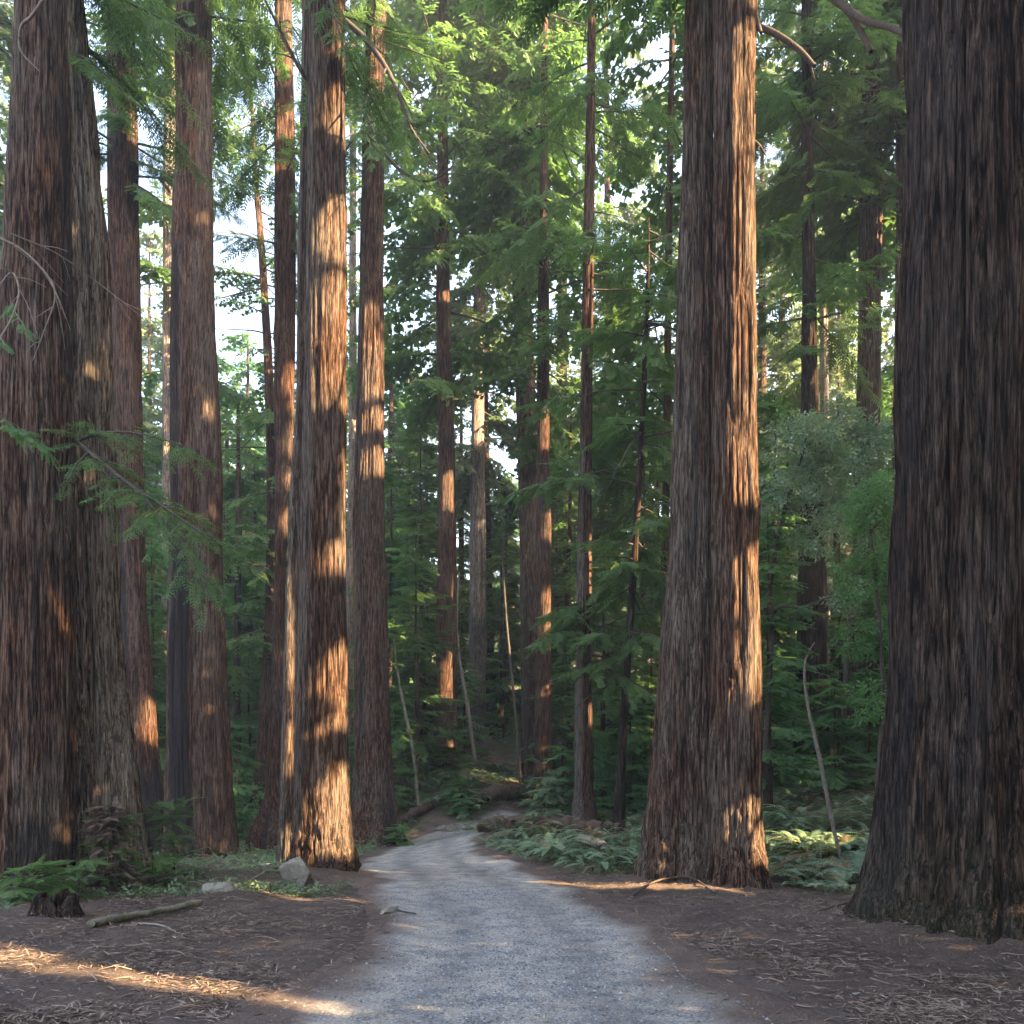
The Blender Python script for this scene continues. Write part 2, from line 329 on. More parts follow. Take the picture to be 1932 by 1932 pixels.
# ---------------------------------------------------------------- light shafts: gaps carved through foliage towards the sun for chosen patches
SH = np.array([-SV[1], SV[0], 0.0]); SH /= np.linalg.norm(SH); SU = np.cross(SV, SH); SU *= np.sign(SU[2])
BEAMS = []
def beam(u, v0, v1, d, a, p=None):
    q0 = P(u, v0, d); q1 = P(u, v1, d); c = (q0 + q1) / 2 - SH * 0.3 * a; BEAMS.append((c, a, max(abs(q1[2] - q0[2]) / 2 * cos(SUN_EL), 0.12)))
def gbeam(x0, y0, L, a):
    """lit strip on the ground running along the sun's bearing, from x0,y0 away from the sun for L metres"""
    h = np.array([cos(SUN_AZ), -sin(SUN_AZ), 0]); c = np.array([x0, y0, 0.03]) - h * L / 2
    BEAMS.append((c, a, L / 2 * sin(SUN_EL)))
def carve_mask(pos, pad=0.0):
    keep = np.ones(len(pos), bool)
    jit = 0.12 * (vn(pos[:, 0] * 0.8, pos[:, 1] * 0.8, pos[:, 2] * 0.8, 3) - 0.5)
    for c, a, b in BEAMS:
        dq = pos - c; t = dq @ SV; e = ((dq @ SH) / (a + pad)) ** 2 + ((dq @ SU) / (b + pad)) ** 2
        keep &= ~((t > 1.0) & (e < (1 + jit * 3)))
    return keep

# ---------------------------------------------------------------- foliage
def spray_tpl(pairs, bl, bw, w0=0.0):
    """flat comb-like redwood spray of unit length along x"""
    V = []
    for i in range(pairs):
        t = 0.08 + 0.84 * i / max(pairs - 1, 1); L = bl * (1.0 - 0.55 * t) * (0.75 + 0.25 * ((i * 7) % 3) / 2)
        for s in (1, -1):
            a = radians(58 - 18 * t); dx, dy = cos(a) * L, sin(a) * L * s; tt = t + (0.03 if s > 0 else 0)
            nx, ny = -dy / L * bw, dx / L * bw
            V += [(tt, 0, 0), (tt + dx * .5 + nx, dy * .5 + ny, -0.02 * L), (tt + dx, dy, -0.22 * L), (tt + dx * .5 - nx, dy * .5 - ny, -0.05 * L)]
    V += [(0, 0, 0), (0.55, bw * .6, 0.01), (1.05, 0, -0.05), (0.55, -bw * .6, 0.01)]
    return np.array(V)
T_FINE = spray_tpl(9, 0.42, 0.034); T_MID = spray_tpl(7, 0.42, 0.045); T_FAR = spray_tpl(3, 0.5, 0.13); T_VFAR = spray_tpl(2, 0.6, 0.2)
def broad_tpl(nl=6):
    V = []
    for i in range(nl):
        t = 0.2 + 0.8 * i / (nl - 1); a = (1 if i % 2 else -1) * radians(50); L = 0.42; bw = 0.085
        dx, dy = cos(a) * L, sin(a) * L; nx, ny = -dy / L * bw, dx / L * bw; z = 0.1 * math.sin(i * 2.3)
        V += [(t, 0, 0), (t + dx*.5 + nx, dy*.5 + ny, z), (t + dx, dy, z - .12), (t + dx*.5 - nx, dy*.5 - ny, z + .02)]
    return np.array(V)
T_BROAD = broad_tpl()
T_DASH = spray_tpl(4, 0.6, 0.035)
class Fol:
    def __init__(s): s.p = []; s.d = []; s.u = []; s.s = []; s.t = []
    def add(s, p, d, u, sc_, t): s.p.append(p); s.d.append(d); s.u.append(u); s.s.append(sc_); s.t.append(t)
    def mesh(s, name, tpl, carve_off=None, raw=False, pad=0.02):
        p = np.concatenate(s.p); d = np.concatenate(s.d); u = np.concatenate(s.u); z = np.concatenate(s.s); t = np.concatenate(s.t)
        d = d / (np.linalg.norm(d, axis=1, keepdims=True) + 1e-9)
        y = np.cross(u, d); y /= np.linalg.norm(y, axis=1, keepdims=True) + 1e-9; zz = np.cross(d, y)
        B = np.stack([d, y, zz], 1) * z[:, None, None]
        V = (np.einsum('kc,ncj->nkj', tpl, B) + p[:, None, :]).reshape(-1, 4, 3); nb = len(tpl) // 4
        tt = np.repeat(t, nb) + rng.random(len(V)) * 0.4 - 0.2
        if carve_off is not None:
            k = carve_mask(V.mean(1) + carve_off, .45); j = np.nonzero(~k)[0]
            if len(j):
                q = V[j] + carve_off; ok = carve_mask(q[:, 0], pad) & carve_mask(q[:, 2], pad) & carve_mask((q[:, 0] + q[:, 2]) / 2, pad) & carve_mask(q[:, 1], pad)
                k[j] = ok
            V = V[k]; tt = tt[k]
        n = len(V) * 4; Q = np.arange(n, dtype=np.int32).reshape(-1, 4); tt = np.repeat(tt, 4)
        if raw: return V.reshape(-1, 3), Q, tt
        return qmesh(name, V.reshape(-1, 3), Q, {'tint': tt})
def branches(z0, az, L, pitch, droop, ctr, spacing=0.14, size=(0.35, 0.75), g=rng, hang=0.35, dead=0.0, tintb=0.0, start=0.12, r0=0.02, spread=58):
    """n limbs leaving the trunk at heights z0 (tree coordinates); returns (fol tuple arrays, tube arrays)"""
    n = len(z0); k = 9; t = np.linspace(0, 1, k)
    c = ctr(z0)                                                  # (n,3)
    wig = g.normal(0, 0.05, (n, k)).cumsum(1) * 0.6
    hz = L[:, None] * t
    dx = np.cos(az)[:, None]; dy = np.sin(az)[:, None]
    side = wig * L[:, None] * 0.35
    X = c[:, 0:1] + dx * hz - dy * side; Y = c[:, 1:2] + dy * hz + dx * side
    Z = c[:, 2:3] + np.tan(pitch)[:, None] * hz - (droop * L)[:, None] * t ** 2 + 0.25 * (droop * L)[:, None] * t ** 4 + g.normal(0, 0.02, (n, k)).cumsum(1) * L[:, None] * 0.2
    Pt = np.stack([X, Y, Z], -1); R = (r0 + 0.008 * L)[:, None] * (1 - 0.85 * t)[None]
    ps, ds, us, szs, ts = [], [], [], [], []
    for i in range(n):
        if g.random() < dead: continue
        m = max(3, int(L[i] * (1 - start) / spacing)); tt = start + (1 - start) * (np.arange(m) + g.random(m) * 0.8) / m
        for sgn in (1, -1):
            f = np.clip(tt, 0, 0.999) * (k - 1); a = f.astype(int); fr = (f - a)[:, None]
            pp = Pt[i, a] * (1 - fr) + Pt[i, a + 1] * fr
            tan = Pt[i, a + 1] - Pt[i, a]; tan /= np.linalg.norm(tan, axis=1, keepdims=True) + 1e-9
            an = sgn * np.radians(spread - 25 * tt + g.normal(0, 12, m))
            dd = np.stack([tan[:, 0] * np.cos(an) - tan[:, 1] * np.sin(an), tan[:, 0] * np.sin(an) + tan[:, 1] * np.cos(an), tan[:, 2] - hang * g.random(m) - 0.06], 1)
            sz = (size[0] + (size[1] - size[0]) * np.sin(np.clip(tt * 1.15, 0, 1) * pi) ** 0.7) * (0.7 + 0.6 * g.random(m))
            uu = np.stack([g.normal(0, 0.3, m), g.normal(0, 0.3, m), np.ones(m)], 1)
            ps.append(pp); ds.append(dd); us.append(uu); szs.append(sz)
            ts.append(np.full(m, g.random() * 0.6 + tintb) + g.normal(0, 0.1, m))
            # second order: continue each side twig with another spray
            q = pp + dd / np.linalg.norm(dd, axis=1, keepdims=True) * sz[:, None] * 0.75
            d2 = dd + np.stack([g.normal(0, .35, m), g.normal(0, .35, m), -0.25 * g.random(m)], 1)
            sel = g.random(m) < 0.7
            ps.append(q[sel]); ds.append(d2[sel]); us.append(uu[sel]); szs.append(sz[sel] * 0.85); ts.append(ts[-1][sel])
        ps.append(Pt[i, -1:]); ds.append((Pt[i, -1:] - Pt[i, -2:-1])); us.append(np.array([[0, 0, 1.]])); szs.append(np.array([size[1]])); ts.append(np.array([0.5 + tintb]))
    return (ps, ds, us, szs, ts), (Pt, R)
def crown_mesh(name, kw_m, z0, az, L, pitch, droop, ctr, tpl, off, carve=True, **kw):
    f = Fol(); (ps, ds, us, zs, ts), (Pt, R) = branches(z0, az, L, pitch, droop, ctr, **kw)
    off = np.asarray(off, float)
    for a in zip(ps, ds, us, zs, ts): f.add(*a)
    V, Q, t = f.mesh(name, tpl, off if carve else None, raw=True)
    kk = carve_mask(Pt[:, 5] + off, 0.15) if carve else np.ones(len(Pt), bool)
    V2, Q2 = tubes(Pt[kk], R[kk], 4)
    me = qmesh('crown', np.concatenate([V, V2]), np.concatenate([Q, Q2 + len(V)]), {'tint': np.concatenate([t, np.full(len(V2), .3)])})
    me.materials.append(kw_m); me.materials.append(TWIG)
    me.polygons.foreach_set('material_index', np.concatenate([np.zeros(len(Q), np.int32), np.ones(len(Q2), np.int32)]))
    return me

# ---------------------------------------------------------------- where the sun gets through
for a in [(640, 40, 140, 17.5, 0.22), (632, 195, 300, 17.5, 0.3), (630, 398, 520, 17.5, 0.38), (632, 545, 700, 17.5, 0.45), (630, 690, 790, 17.5, 0.42), (650, 860, 1060, 17.5, 0.12),
          (628, 1045, 1090, 17.5, 0.3), (632, 1235, 1345, 17.5, 0.42), (615, 1372, 1400, 17.5, 0.4), (610, 1475, 1650, 17.5, 0.45),
          (1376, -120, 60, 15.25, 0.34), (1376, 90, 330, 15.25, 0.36), (1376, 340, 800, 15.25, 0.37), (1384, 800, 980, 15.25, 0.32), (1376, 1060, 1200, 15.25, 0.34), (1374, 1200, 1345, 15.25, 0.34),
          (1395, 1585, 1650, 15.15, 0.28), (1275, 1575, 1628, 15.35, 0.12),
          (702, 655, 690, 31, 0.6), (700, 700, 765, 31, 0.6), (700, 790, 825, 31, 0.6), (700, 862, 915, 31, 0.6),
          (566, 670, 760, 19.6, 0.14), (566, 830, 900, 19.6, 0.12), (566, 940, 1000, 19.6, 0.12), (548, 700, 770, 32, 0.35), (535, 1340, 1400, 19.3, 0.05),
          (1030, 1120, 1225, 40, 0.5), (1030, 780, 850, 40, 0.5), (1110, 490, 640, 30, 0.45), (1110, 1015, 1125, 30, 0.4), (1110, 1335, 1370, 30, 0.3),
          (842, 560, 575, 42, 0.7), (845, 900, 965, 42, 0.6), (900, 690, 850, 50, 0.6), (503, 1375, 1450, 45, 0.4), (362, 788, 822, 25, 0.10),
          (292, 1325, 1400, 28, 0.35), (890, 1340, 1405, 47, 0.6), (770, 1370, 1430, 38, 0.35), (1655, 420, 470, 36, 0.5), (320, 100, 560, 45, 0.8), (250, 180, 280, 28, 0.4),
          (1570, 1500, 1600, 19, 0.5), (1230, 520, 590, 34, 1.2), (1150, 1310, 1440, 38, 0.5), (1180, 880, 960, 50, 2.0), (1480, 1180, 1260, 40, 1.0),
          (1465, 1280, 1330, 45, 1.5), (1640, 1250, 1380, 45, 1.0), (1700, 700, 800, 50, 2.0), (540, 15, 80, 32, 0.4)]:
    beam(*a)
_g = np.random.default_rng(12)
for _ in range(16):               # dapples deep in the thicket
    _u, _v = (_g.uniform(730, 1270), _g.uniform(850, 1420)) if _ < 16 else (_g.uniform(1430, 1690), _g.uniform(800, 1450))
    _d = _g.uniform(39, 56) if _ < 16 else _g.uniform(27, 48); beam(_u, _v, _v + _g.uniform(25, 80), _d, _g.uniform(.35, 1.1))
gbeam(-1.0, 6.2, 6.5, 0.15)      # bright strip at lower left
gbeam(4.2, 14.05, 4.2, 0.16); gbeam(-2.2, 12.4, 3.0, 0.05); gbeam(-1.5, 32.8, 4.0, 0.12)

# ---------------------------------------------------------------- redwood trunks
def trunk_mesh(name, d, pts, charn=1.0, burl=0.035, bark_amp=None, nth=200, dz=0.08, flare=0.5, flare_h=0.9, seed=0, patches=(), top=None, zbase=None, yoff=0.0, grey=0.0, origin=None, moss=0.0, rmin=0.2, lobes=1.0):
    pts = sorted(pts, key=lambda q: -q[0])
    zc = np.array([CAMH + (HZ - v) / F * d for v, a, b in pts]); xc = np.array([((a + b) / 2 - UW/2) / F * d for v, a, b in pts])
    rc = np.array([(b - a) / 2 / F * d for v, a, b in pts])
    if zbase is None: zbase = Hp(xc[0], d)
    ztopf = CAMH + HZ / F * d
    top = top or max(ztopf * 1.15 + 6, 24)
    sl = (xc[-1] - xc[-2]) / max(zc[-1] - zc[-2], .5) if len(zc) > 1 else 0; sl = float(np.clip(sl, -0.03, 0.03))
    if top > zc[-1] + 1: zc = np.append(zc, top); xc = np.append(xc, xc[-1] + sl * (top - zc[-2])); rc = np.append(rc, max(rc[-1] * 0.55, rmin * .5))
    zv = np.arange(zbase - 0.5, min(ztopf + 1.0, top), dz)
    if top > ztopf + 1: zv = np.concatenate([zv, np.arange(ztopf + 1.2, top, max(dz * 4, .5))])
    cx = np.interp(zv, zc, xc); cr = np.interp(zv, zc, rc); kk = max(3, int(0.6 / dz)) | 1
    if len(zv) > 3 * kk:
        w_ = np.ones(kk) / kk; cx = np.convolve(np.pad(cx, kk // 2, 'edge'), w_, 'valid'); cr = np.convolve(np.pad(cr, kk // 2, 'edge'), w_, 'valid')
    g = np.random.default_rng(seed + 100)
    cy = d + yoff + (fbm(zv * 0.12, 0 * zv, 0, seed, 2) - 0.5) * 0.3
    th = np.arange(nth) * 2 * pi / nth
    TH, ZZ = np.meshgrid(th, zv); R = cr[:, None] * np.ones_like(TH); amp = bark_amp if bark_amp is not None else np.clip(cr.mean() * 0.10, 0.012, 0.075)
    ct, st = np.cos(TH), np.sin(TH); hh = ZZ - zbase
    rr = cr.mean()
    # slow fluting, then bark plates with sharp furrows, then fibre
    flut = (vn(ct * 1.6 + 9, st * 1.6, ZZ * 0.07, seed + 1) - 0.5) * 0.22 + (vn(ct * 3.4, st * 3.4, ZZ * 0.12, seed + 2) - 0.5) * 0.10
    wz = ZZ * 0.42 + 0.25 * vn(ct * 3, st * 3, ZZ * 0.6, seed + 8)
    b1 = np.abs(2 * vn(ct * rr * 8.5, st * rr * 8.5, wz, seed + 3) - 1) ** 0.6
    b2 = np.abs(2 * vn(ct * rr * 19, st * rr * 19, ZZ * 0.9, seed + 4) - 1) ** 0.7
    b3 = vn(ct * rr * 42, st * rr * 42, ZZ * 3.0, seed + 5)
    lob = 0.5 + 0.5 * np.sin(TH * (5 + seed % 3) + seed + 1.2 * vn(ct * 2, st * 2, ZZ * .8, seed + 6) * 2) ; lob = lob * .6 + .7 * vn(ct * 2.6, st * 2.6, ZZ * .5, seed + 7)
    fl = flare * lobes * np.exp(-np.clip(hh, 0, 99) / flare_h) * lob
    R = R * (1 + flut * lobes + fl * 0.8) + amp * (b1 * 1.15 + b2 * 0.3 + b3 * 0.12 - 1.0)
    bz_ = np.exp(-np.clip(hh, 0, 99) / 0.9); R = R + burl * bz_ * (np.abs(2 * fbm(ct * 5, st * 5, ZZ * 3.2, seed + 60, 3) - 1) * 3 - .6) + burl * .8 * bz_ * (vn(ct * 13, st * 13, ZZ * 6, seed + 61) - .5)
    # knots and broken limb stubs
    for _ in range(6):
        a0 = g.uniform(0, 2 * pi); z0 = g.uniform(3, ztopf); dd = ((np.angle(np.exp(1j * (TH - a0))) * rr / 0.14) ** 2 + ((ZZ - z0) / 0.22) ** 2)
        R = R + 0.05 * np.exp(-dd) - 0.05 * np.exp(-dd * 5)
    X = cx[:, None] + R * ct; Y = cy[:, None] + R * st
    xn = ct * 1.0; front = np.clip(-st * 4 + 1.0, 0, 1)
    A = {'char': np.zeros_like(TH), 'grey': np.full(TH.shape, grey), 'moss': np.zeros_like(TH)}
    VV = HZ - (ZZ - CAMH) / d * F; nz = fbm(ct * 3, st * 3, ZZ * 0.35, seed + 20, 4) - 0.5
    for kind, x0, x1, v0, v1, s_ in patches:
        ex = np.minimum((xn - x0), (x1 - xn)) / 0.12; ez = np.minimum((VV - v0), (v1 - VV)) / 45.0
        mk = np.clip(np.minimum(ex, ez) + nz * 3.2 + 0.5, 0, 1) * front * s_
        A[kind] = np.maximum(A[kind], mk)
    A['char'] = np.maximum(A['char'], np.clip((fbm(ct * 2, st * 2, ZZ * .2, seed + 50, 3) - 0.64) * 8, 0, 1) * 0.7 * charn)
    if moss: A['moss'] = np.clip(moss * np.exp(-hh / 0.7) * (nz + 0.6) * 2, 0, 1)
    V = np.stack([X, Y, ZZ], -1).reshape(-1, 3)
    org = origin if origin is not None else np.array([xc[0], d, zbase])
    idx = np.arange(TH.size).reshape(TH.shape); nx = np.roll(idx, -1, 1)
    Q = np.stack([idx[:-1], nx[:-1], nx[1:], idx[1:]], -1).reshape(-1, 4)
    me = qmesh(name, V - org, Q, A, True)
    def ctr(z):     # z in local coordinates
        za = np.asarray(z) + org[2]
        return np.stack([np.interp(za, zv, cx) - org[0], np.interp(za, zv, cy) - org[1], za - org[2]], 1)
    return me, org, ctr, top
GROUP = 'redwoods standing in the grove'
TREES = {}
def redwood(label, d, pts, m=BARK, crown=None, name='redwood_tree', cat='redwood', second=None, **kw):
    me, org, ctr, top = trunk_mesh('trunk', d, pts, **kw)
    root = empty(name, org, label, cat, GROUP)
    link('trunk', me, root, m)
    if second:
        kw2 = dict(kw); kw2.update(second); pts2 = kw2.pop('pts')
        me2, _, _, _ = trunk_mesh('trunk', d, pts2, origin=org, **kw2); link('trunk', me2, root, m)
    if crown:
        g = np.random.default_rng(kw.get('seed', 0) + 500); n = crown['n']
        v0, v1 = crown.get('v', (300, -400)); zlo = CAMH + (HZ - v0) / F * d; zhi = min(CAMH + (HZ - v1) / F * d, top - .3)
        z = np.sort(g.uniform(zlo, zhi, n)) - org[2]
        az0, az1 = crown.get('az', (0, 2 * pi)); az = g.uniform(az0, az1, n)
        L0, L1 = crown.get('L', (2.5, 4.5)); L = g.uniform(L0, L1, n)
        pt = np.radians(g.normal(crown.get('pitch', -4), 11, n)); dr = g.uniform(*crown.get('droop', (0.15, 0.4)), n)
        tpl = crown.get('tpl', T_MID if d < 34 else T_FAR); sz = crown.get('size', (0.35, 0.75) if d < 34 else (0.55, 1.05))
        fm = crown_mesh('redwood', crown.get('m', LEAF), z, az, L, pt, dr, ctr, tpl, org, spacing=crown.get('sp', 0.17 if d < 34 else 0.28), size=sz, g=g, hang=crown.get('hang', 0.4), dead=crown.get('dead', 0.12), start=crown.get('start', 0.12))
        link('crown', fm, root)
    TREES[label] = (root, ctr)
    return root, ctr, org

redwood('huge dark redwood at the right edge with shaggy bark and gnarled roots', 10.3,
    [(1760, 1618, 2130), (1735, 1632, 2118), (1690, 1655, 2098), (1600, 1668, 2080), (1500, 1676, 2072), (1400, 1688, 2062), (1250, 1693, 2056), (1100, 1699, 2050), (600, 1703, 2042), (0, 1714, 2025)],
    m=BARKD, nth=700, dz=0.04, seed=28, flare=0.05, flare_h=0.5, bark_amp=0.10, burl=.06, moss=0.12, patches=[('grey', 0.2, 0.9, 1300, 1900, 0.25), ('char', 0.0, 0.35, 1550, 1800, .6)])
redwood('big double redwood right of the road, its right stem lit gold', 15.6,
    [(1668, 1212, 1345), (1570, 1222, 1345), (1480, 1230, 1348), (1300, 1246, 1350), (1150, 1256, 1350), (1000, 1269, 1350), (600, 1281, 1352), (400, 1288, 1352), (0, 1298, 1352)],
    nth=520, dz=0.05, seed=22, flare=0.28, flare_h=0.55, bark_amp=0.06, burl=.05, grey=0.1, yoff=0.25, patches=[('grey', -1, 0.2, 200, 1400, 0.35)],
    crown=dict(n=26, v=(-100, -800), L=(2, 4)),
    second=dict(pts=[(1668, 1318, 1428), (1570, 1325, 1420), (1480, 1330, 1418), (1300, 1335, 1420), (1150, 1336, 1418), (1000, 1337, 1418), (600, 1338, 1415), (400, 1338, 1412), (0, 1340, 1414)], seed=23, yoff=-0.35, grey=0.0, flare=0.3, patches=[]))
redwood('massive brown redwood at the left edge standing in front of its paler neighbour', 13.5,
    [(1700, -25, 138), (1600, -12, 138), (1300, -10, 136), (1000, -6, 137), (600, 2, 134), (300, 22, 128), (0, 36, 122)],
    nth=480, dz=0.045, seed=1, flare=0.12, flare_h=0.5, bark_amp=0.055, patches=[('char', -0.2, .9, 1560, 1720, .8), ('grey', -1, -0.7, 0, 1700, .5)])
redwood('pale grey streaked redwood tucked behind the massive left edge tree', 15.3,
    [(1680, 100, 292), (1600, 100, 282), (1500, 100, 266), (1440, 98, 259), (1300, 96, 241), (1166, 92, 228), (960, 88, 219), (800, 84, 214), (500, 78, 207), (250, 70, 186), (0, 64, 160)],
    m=BARKG, nth=480, dz=0.05, seed=2, charn=0.0, flare=0.12, flare_h=0.5, bark_amp=0.10, grey=0.0, patches=[('grey', 0.45, 1, 0, 1600, .5)],
    crown=dict(n=14, v=(150, -450), az=(-.6, 1.2), L=(1.6, 3.0), tpl=T_DASH, sp=0.085, size=(0.2, 0.42), droop=(0.35, .8), hang=.7, dead=.0))
redwood('reddish redwood leaning left behind the pale streaked one, blackened at the foot', 28,
    [(1595, 266, 316), (1500, 262, 309), (1400, 240, 296), (1300, 234, 290), (1150, 228, 274), (900, 216, 268), (650, 212, 265), (500, 206, 262), (300, 203, 260), (0, 200, 250)],
    m=BARKR, nth=180, dz=0.12, seed=3, flare=0.2, patches=[('char', -1, 1, 1440, 1700, .95), ('char', -0.9, -.2, 1000, 1700, .8)],
    crown=dict(n=66, v=(400, -500), L=(2.2, 4.6), az=(-2.9, 1.4), sp=.13, size=(.25, .5)))
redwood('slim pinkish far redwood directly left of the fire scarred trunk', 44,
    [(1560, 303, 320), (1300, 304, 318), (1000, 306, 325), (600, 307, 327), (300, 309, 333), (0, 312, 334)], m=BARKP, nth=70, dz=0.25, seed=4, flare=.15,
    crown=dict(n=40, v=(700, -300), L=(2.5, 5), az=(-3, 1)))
redwood('fire scarred redwood with a charred black left side', 25,
    [(1603, 312, 428), (1560, 314, 424), (1500, 315, 421), (1300, 317, 410), (1100, 320, 407), (900, 324, 412), (700, 325, 405), (500, 328, 399), (300, 333, 397), (0, 335, 395)],
    m=BARKR, nth=300, dz=0.07, seed=5, flare=0.2, flare_h=0.8, grey=.05, patches=[('char', -.75, .15, 1000, 1600, 1.0), ('char', -1, -.35, 480, 1100, .75), ('grey', .3, 1, 0, 1500, .4)],
    crown=dict(n=42, v=(60, -500), L=(2.5, 4.5), hang=.6))
redwood('narrow trunk just behind the right side of the fire scarred redwood', 31,
    [(1582, 408, 448), (1500, 408, 440), (1300, 405, 430), (1100, 398, 421), (900, 395, 415), (600, 385, 405), (0, 370, 388)], nth=90, dz=0.15, seed=51, flare=.2, m=BARKR,
    crown=dict(n=22, v=(0, -500), L=(2, 4)))
redwood('dark pole of a slim redwood in the green gap right of the fire scarred trunk', 46,
    [(1540, 437, 455), (1300, 440, 454), (1000, 443, 455), (830, 445, 452), (740, 446, 450)], nth=50, dz=0.3, seed=6, flare=.1, top=23.5, rmin=.05,
    crown=dict(n=34, v=(1400, 740), L=(1, 2.6), pitch=-8))
redwood('thin curved redwood silhouetted against the brightest sky, leaning left at the top', 42,
    [(1542, 464, 500), (1500, 478, 508), (1380, 487, 512), (1240, 496, 518), (1000, 503, 520), (800, 501, 519), (650, 496, 512), (500, 488, 502), (330, 477, 488), (180, 470, 477), (90, 468, 472)],
    m=BARKR, nth=60, dz=0.2, seed=7, flare=.25, top=39.5, rmin=.05, crown=dict(n=110, v=(1250, 60), L=(1.6, 4.2), pitch=-6, droop=(.1, .35), dead=.4, sp=.26, size=(.3, .6)))
redwood('rust brown redwood with a widely flared foot, left of the bright gold trunk', 32,
    [(1582, 470, 545), (1550, 482, 540), (1500, 500, 534), (1350, 508, 533), (1150, 517, 537), (960, 520, 544), (800, 520, 556), (500, 518, 558), (250, 519, 555), (0, 518, 550)],
    m=BARKR, nth=160, dz=0.1, seed=8, flare=0.25, flare_h=1.0, crown=dict(n=40, v=(560, -500), L=(1.8, 4.2), dead=.25))
redwood('slender pale mossy trunk pressed against the left of the bright gold redwood', 19.2,
    [(1634, 528, 562), (1500, 531, 562), (1300, 536, 565), (1000, 543, 571), (800, 556, 578), (500, 562, 584), (250, 568, 590), (0, 572, 596)],
    nth=200, dz=0.07, seed=9, flare=.2, grey=.2, bark_amp=.03, patches=[('grey', -1, -.3, 0, 1700, .7)])
redwood('bright gold redwood at the left bend of the road, sunlit almost to its ragged foot', 17.5,
    [(1652, 552, 664), (1600, 556, 662), (1500, 559, 658), (1400, 559, 656), (1200, 563, 655), (1000, 569, 652), (900, 573, 656), (600, 576, 657), (300, 579, 656), (0, 580, 655)],
    nth=420, dz=0.05, seed=10, flare=0.22, flare_h=0.45, bark_amp=.055, burl=.07, patches=[('grey', -1, -.3, 0, 1500, .3)],
    crown=dict(n=20, v=(60, -500), L=(1.2, 3.0), tpl=T_DASH, sp=.1, size=(.2, .38)))
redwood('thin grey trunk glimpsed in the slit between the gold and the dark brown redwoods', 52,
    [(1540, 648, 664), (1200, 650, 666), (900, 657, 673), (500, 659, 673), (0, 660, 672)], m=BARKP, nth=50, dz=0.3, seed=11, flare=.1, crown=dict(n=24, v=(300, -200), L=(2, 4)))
redwood('dark brown redwood at the bend of the road, banded with dappled light midway up', 31,
    [(1586, 658, 764), (1550, 664, 756), (1500, 668, 746), (1400, 669, 738), (1240, 668, 732), (1150, 666, 731), (1000, 665, 725), (750, 673, 723), (500, 678, 723), (300, 682, 724), (50, 690, 727)],
    m=BARK, nth=260, dz=0.09, seed=12, flare=0.2, flare_h=0.9, bark_amp=.07, crown=dict(n=44, v=(250, -500), L=(2, 5), dead=.2, sp=.14, size=(.25, .5)))
redwood('tall straight redwood standing on the slope just beyond the road bend', 42,
    [(1436, 816, 863), (1400, 818, 861), (1200, 822, 861), (1000, 826, 860), (850, 826, 857), (600, 823, 850), (400, 823, 847), (150, 826, 844), (0, 828, 842)],
    m=BARKR, nth=130, dz=0.14, seed=13, flare=.15, crown=dict(n=74, v=(760, -300), L=(3, 6.5), dead=.2))
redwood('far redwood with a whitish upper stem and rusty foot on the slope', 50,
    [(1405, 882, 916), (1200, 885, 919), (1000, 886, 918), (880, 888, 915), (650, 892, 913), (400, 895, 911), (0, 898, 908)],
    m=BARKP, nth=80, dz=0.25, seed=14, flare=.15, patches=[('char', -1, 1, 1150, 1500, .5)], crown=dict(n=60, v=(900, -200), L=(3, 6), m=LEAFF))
redwood('black stemmed redwood half hidden behind the whitish far one', 53,
    [(1392, 908, 940), (1200, 912, 932), (900, 908, 924), (500, 905, 916)], m=BARKD, nth=50, dz=0.3, seed=15, flare=.2, crown=dict(n=50, v=(1000, 100), L=(3, 5.5), m=LEAFF))
redwood('smooth brown redwood on the slope partly covered by a slimmer one on its right', 44,
    [(1500, 984, 1030), (1400, 982, 1026), (1200, 982, 1024), (1000, 979, 1018), (700, 972, 1008), (500, 966, 997), (300, 964, 995), (0, 966, 990)],
    m=BARK, nth=110, dz=0.16, seed=16, flare=.15, crown=dict(n=84, v=(420, -200), L=(3, 6.5), m=LEAF))
redwood('slimmer redwood overlapping the smooth brown one, touched by two sunny patches', 40,
    [(1506, 1004, 1048), (1400, 1008, 1042), (1200, 1011, 1040), (1000, 1012, 1041), (850, 1013, 1037), (600, 1014, 1037), (400, 1018, 1034), (0, 1022, 1034)],
    m=BARKR, nth=110, dz=0.16, seed=17, flare=.15, crown=dict(n=70, v=(760, -200), L=(2, 5), dead=.4))
redwood('dark slim redwood with long bare side branches, pale lichen down its left side', 30,
    [(1556, 1074, 1130), (1500, 1082, 1120), (1300, 1084, 1117), (1150, 1086, 1116), (1000, 1090, 1117), (850, 1094, 1117), (600, 1098, 1120), (350, 1102, 1122), (200, 1106, 1123), (0, 1108, 1124)],
    m=BARKR, nth=130, dz=0.1, seed=18, flare=.2, bark_amp=.03, patches=[('grey', -1, -.2, 850, 1600, .9)], crown=dict(n=72, v=(1300, -500), L=(1.4, 3.8), dead=.6, pitch=-6))
redwood('young pole thin tree leaning right as it rises, beside the big double redwood', 29,
    [(1578, 1157, 1177), (1400, 1167, 1182), (1200, 1180, 1194), (1000, 1194, 1206), (850, 1204, 1214), (700, 1211, 1220), (500, 1220, 1226), (420, 1222, 1225)],
    m=BARKD, nth=50, dz=0.15, seed=19, flare=.15, top=21.5, rmin=.04, bark_amp=.012, name='young_redwood', cat='young redwood', crown=dict(n=70, v=(1300, 430), L=(1.5, 3.4), dead=.4, pitch=-5))
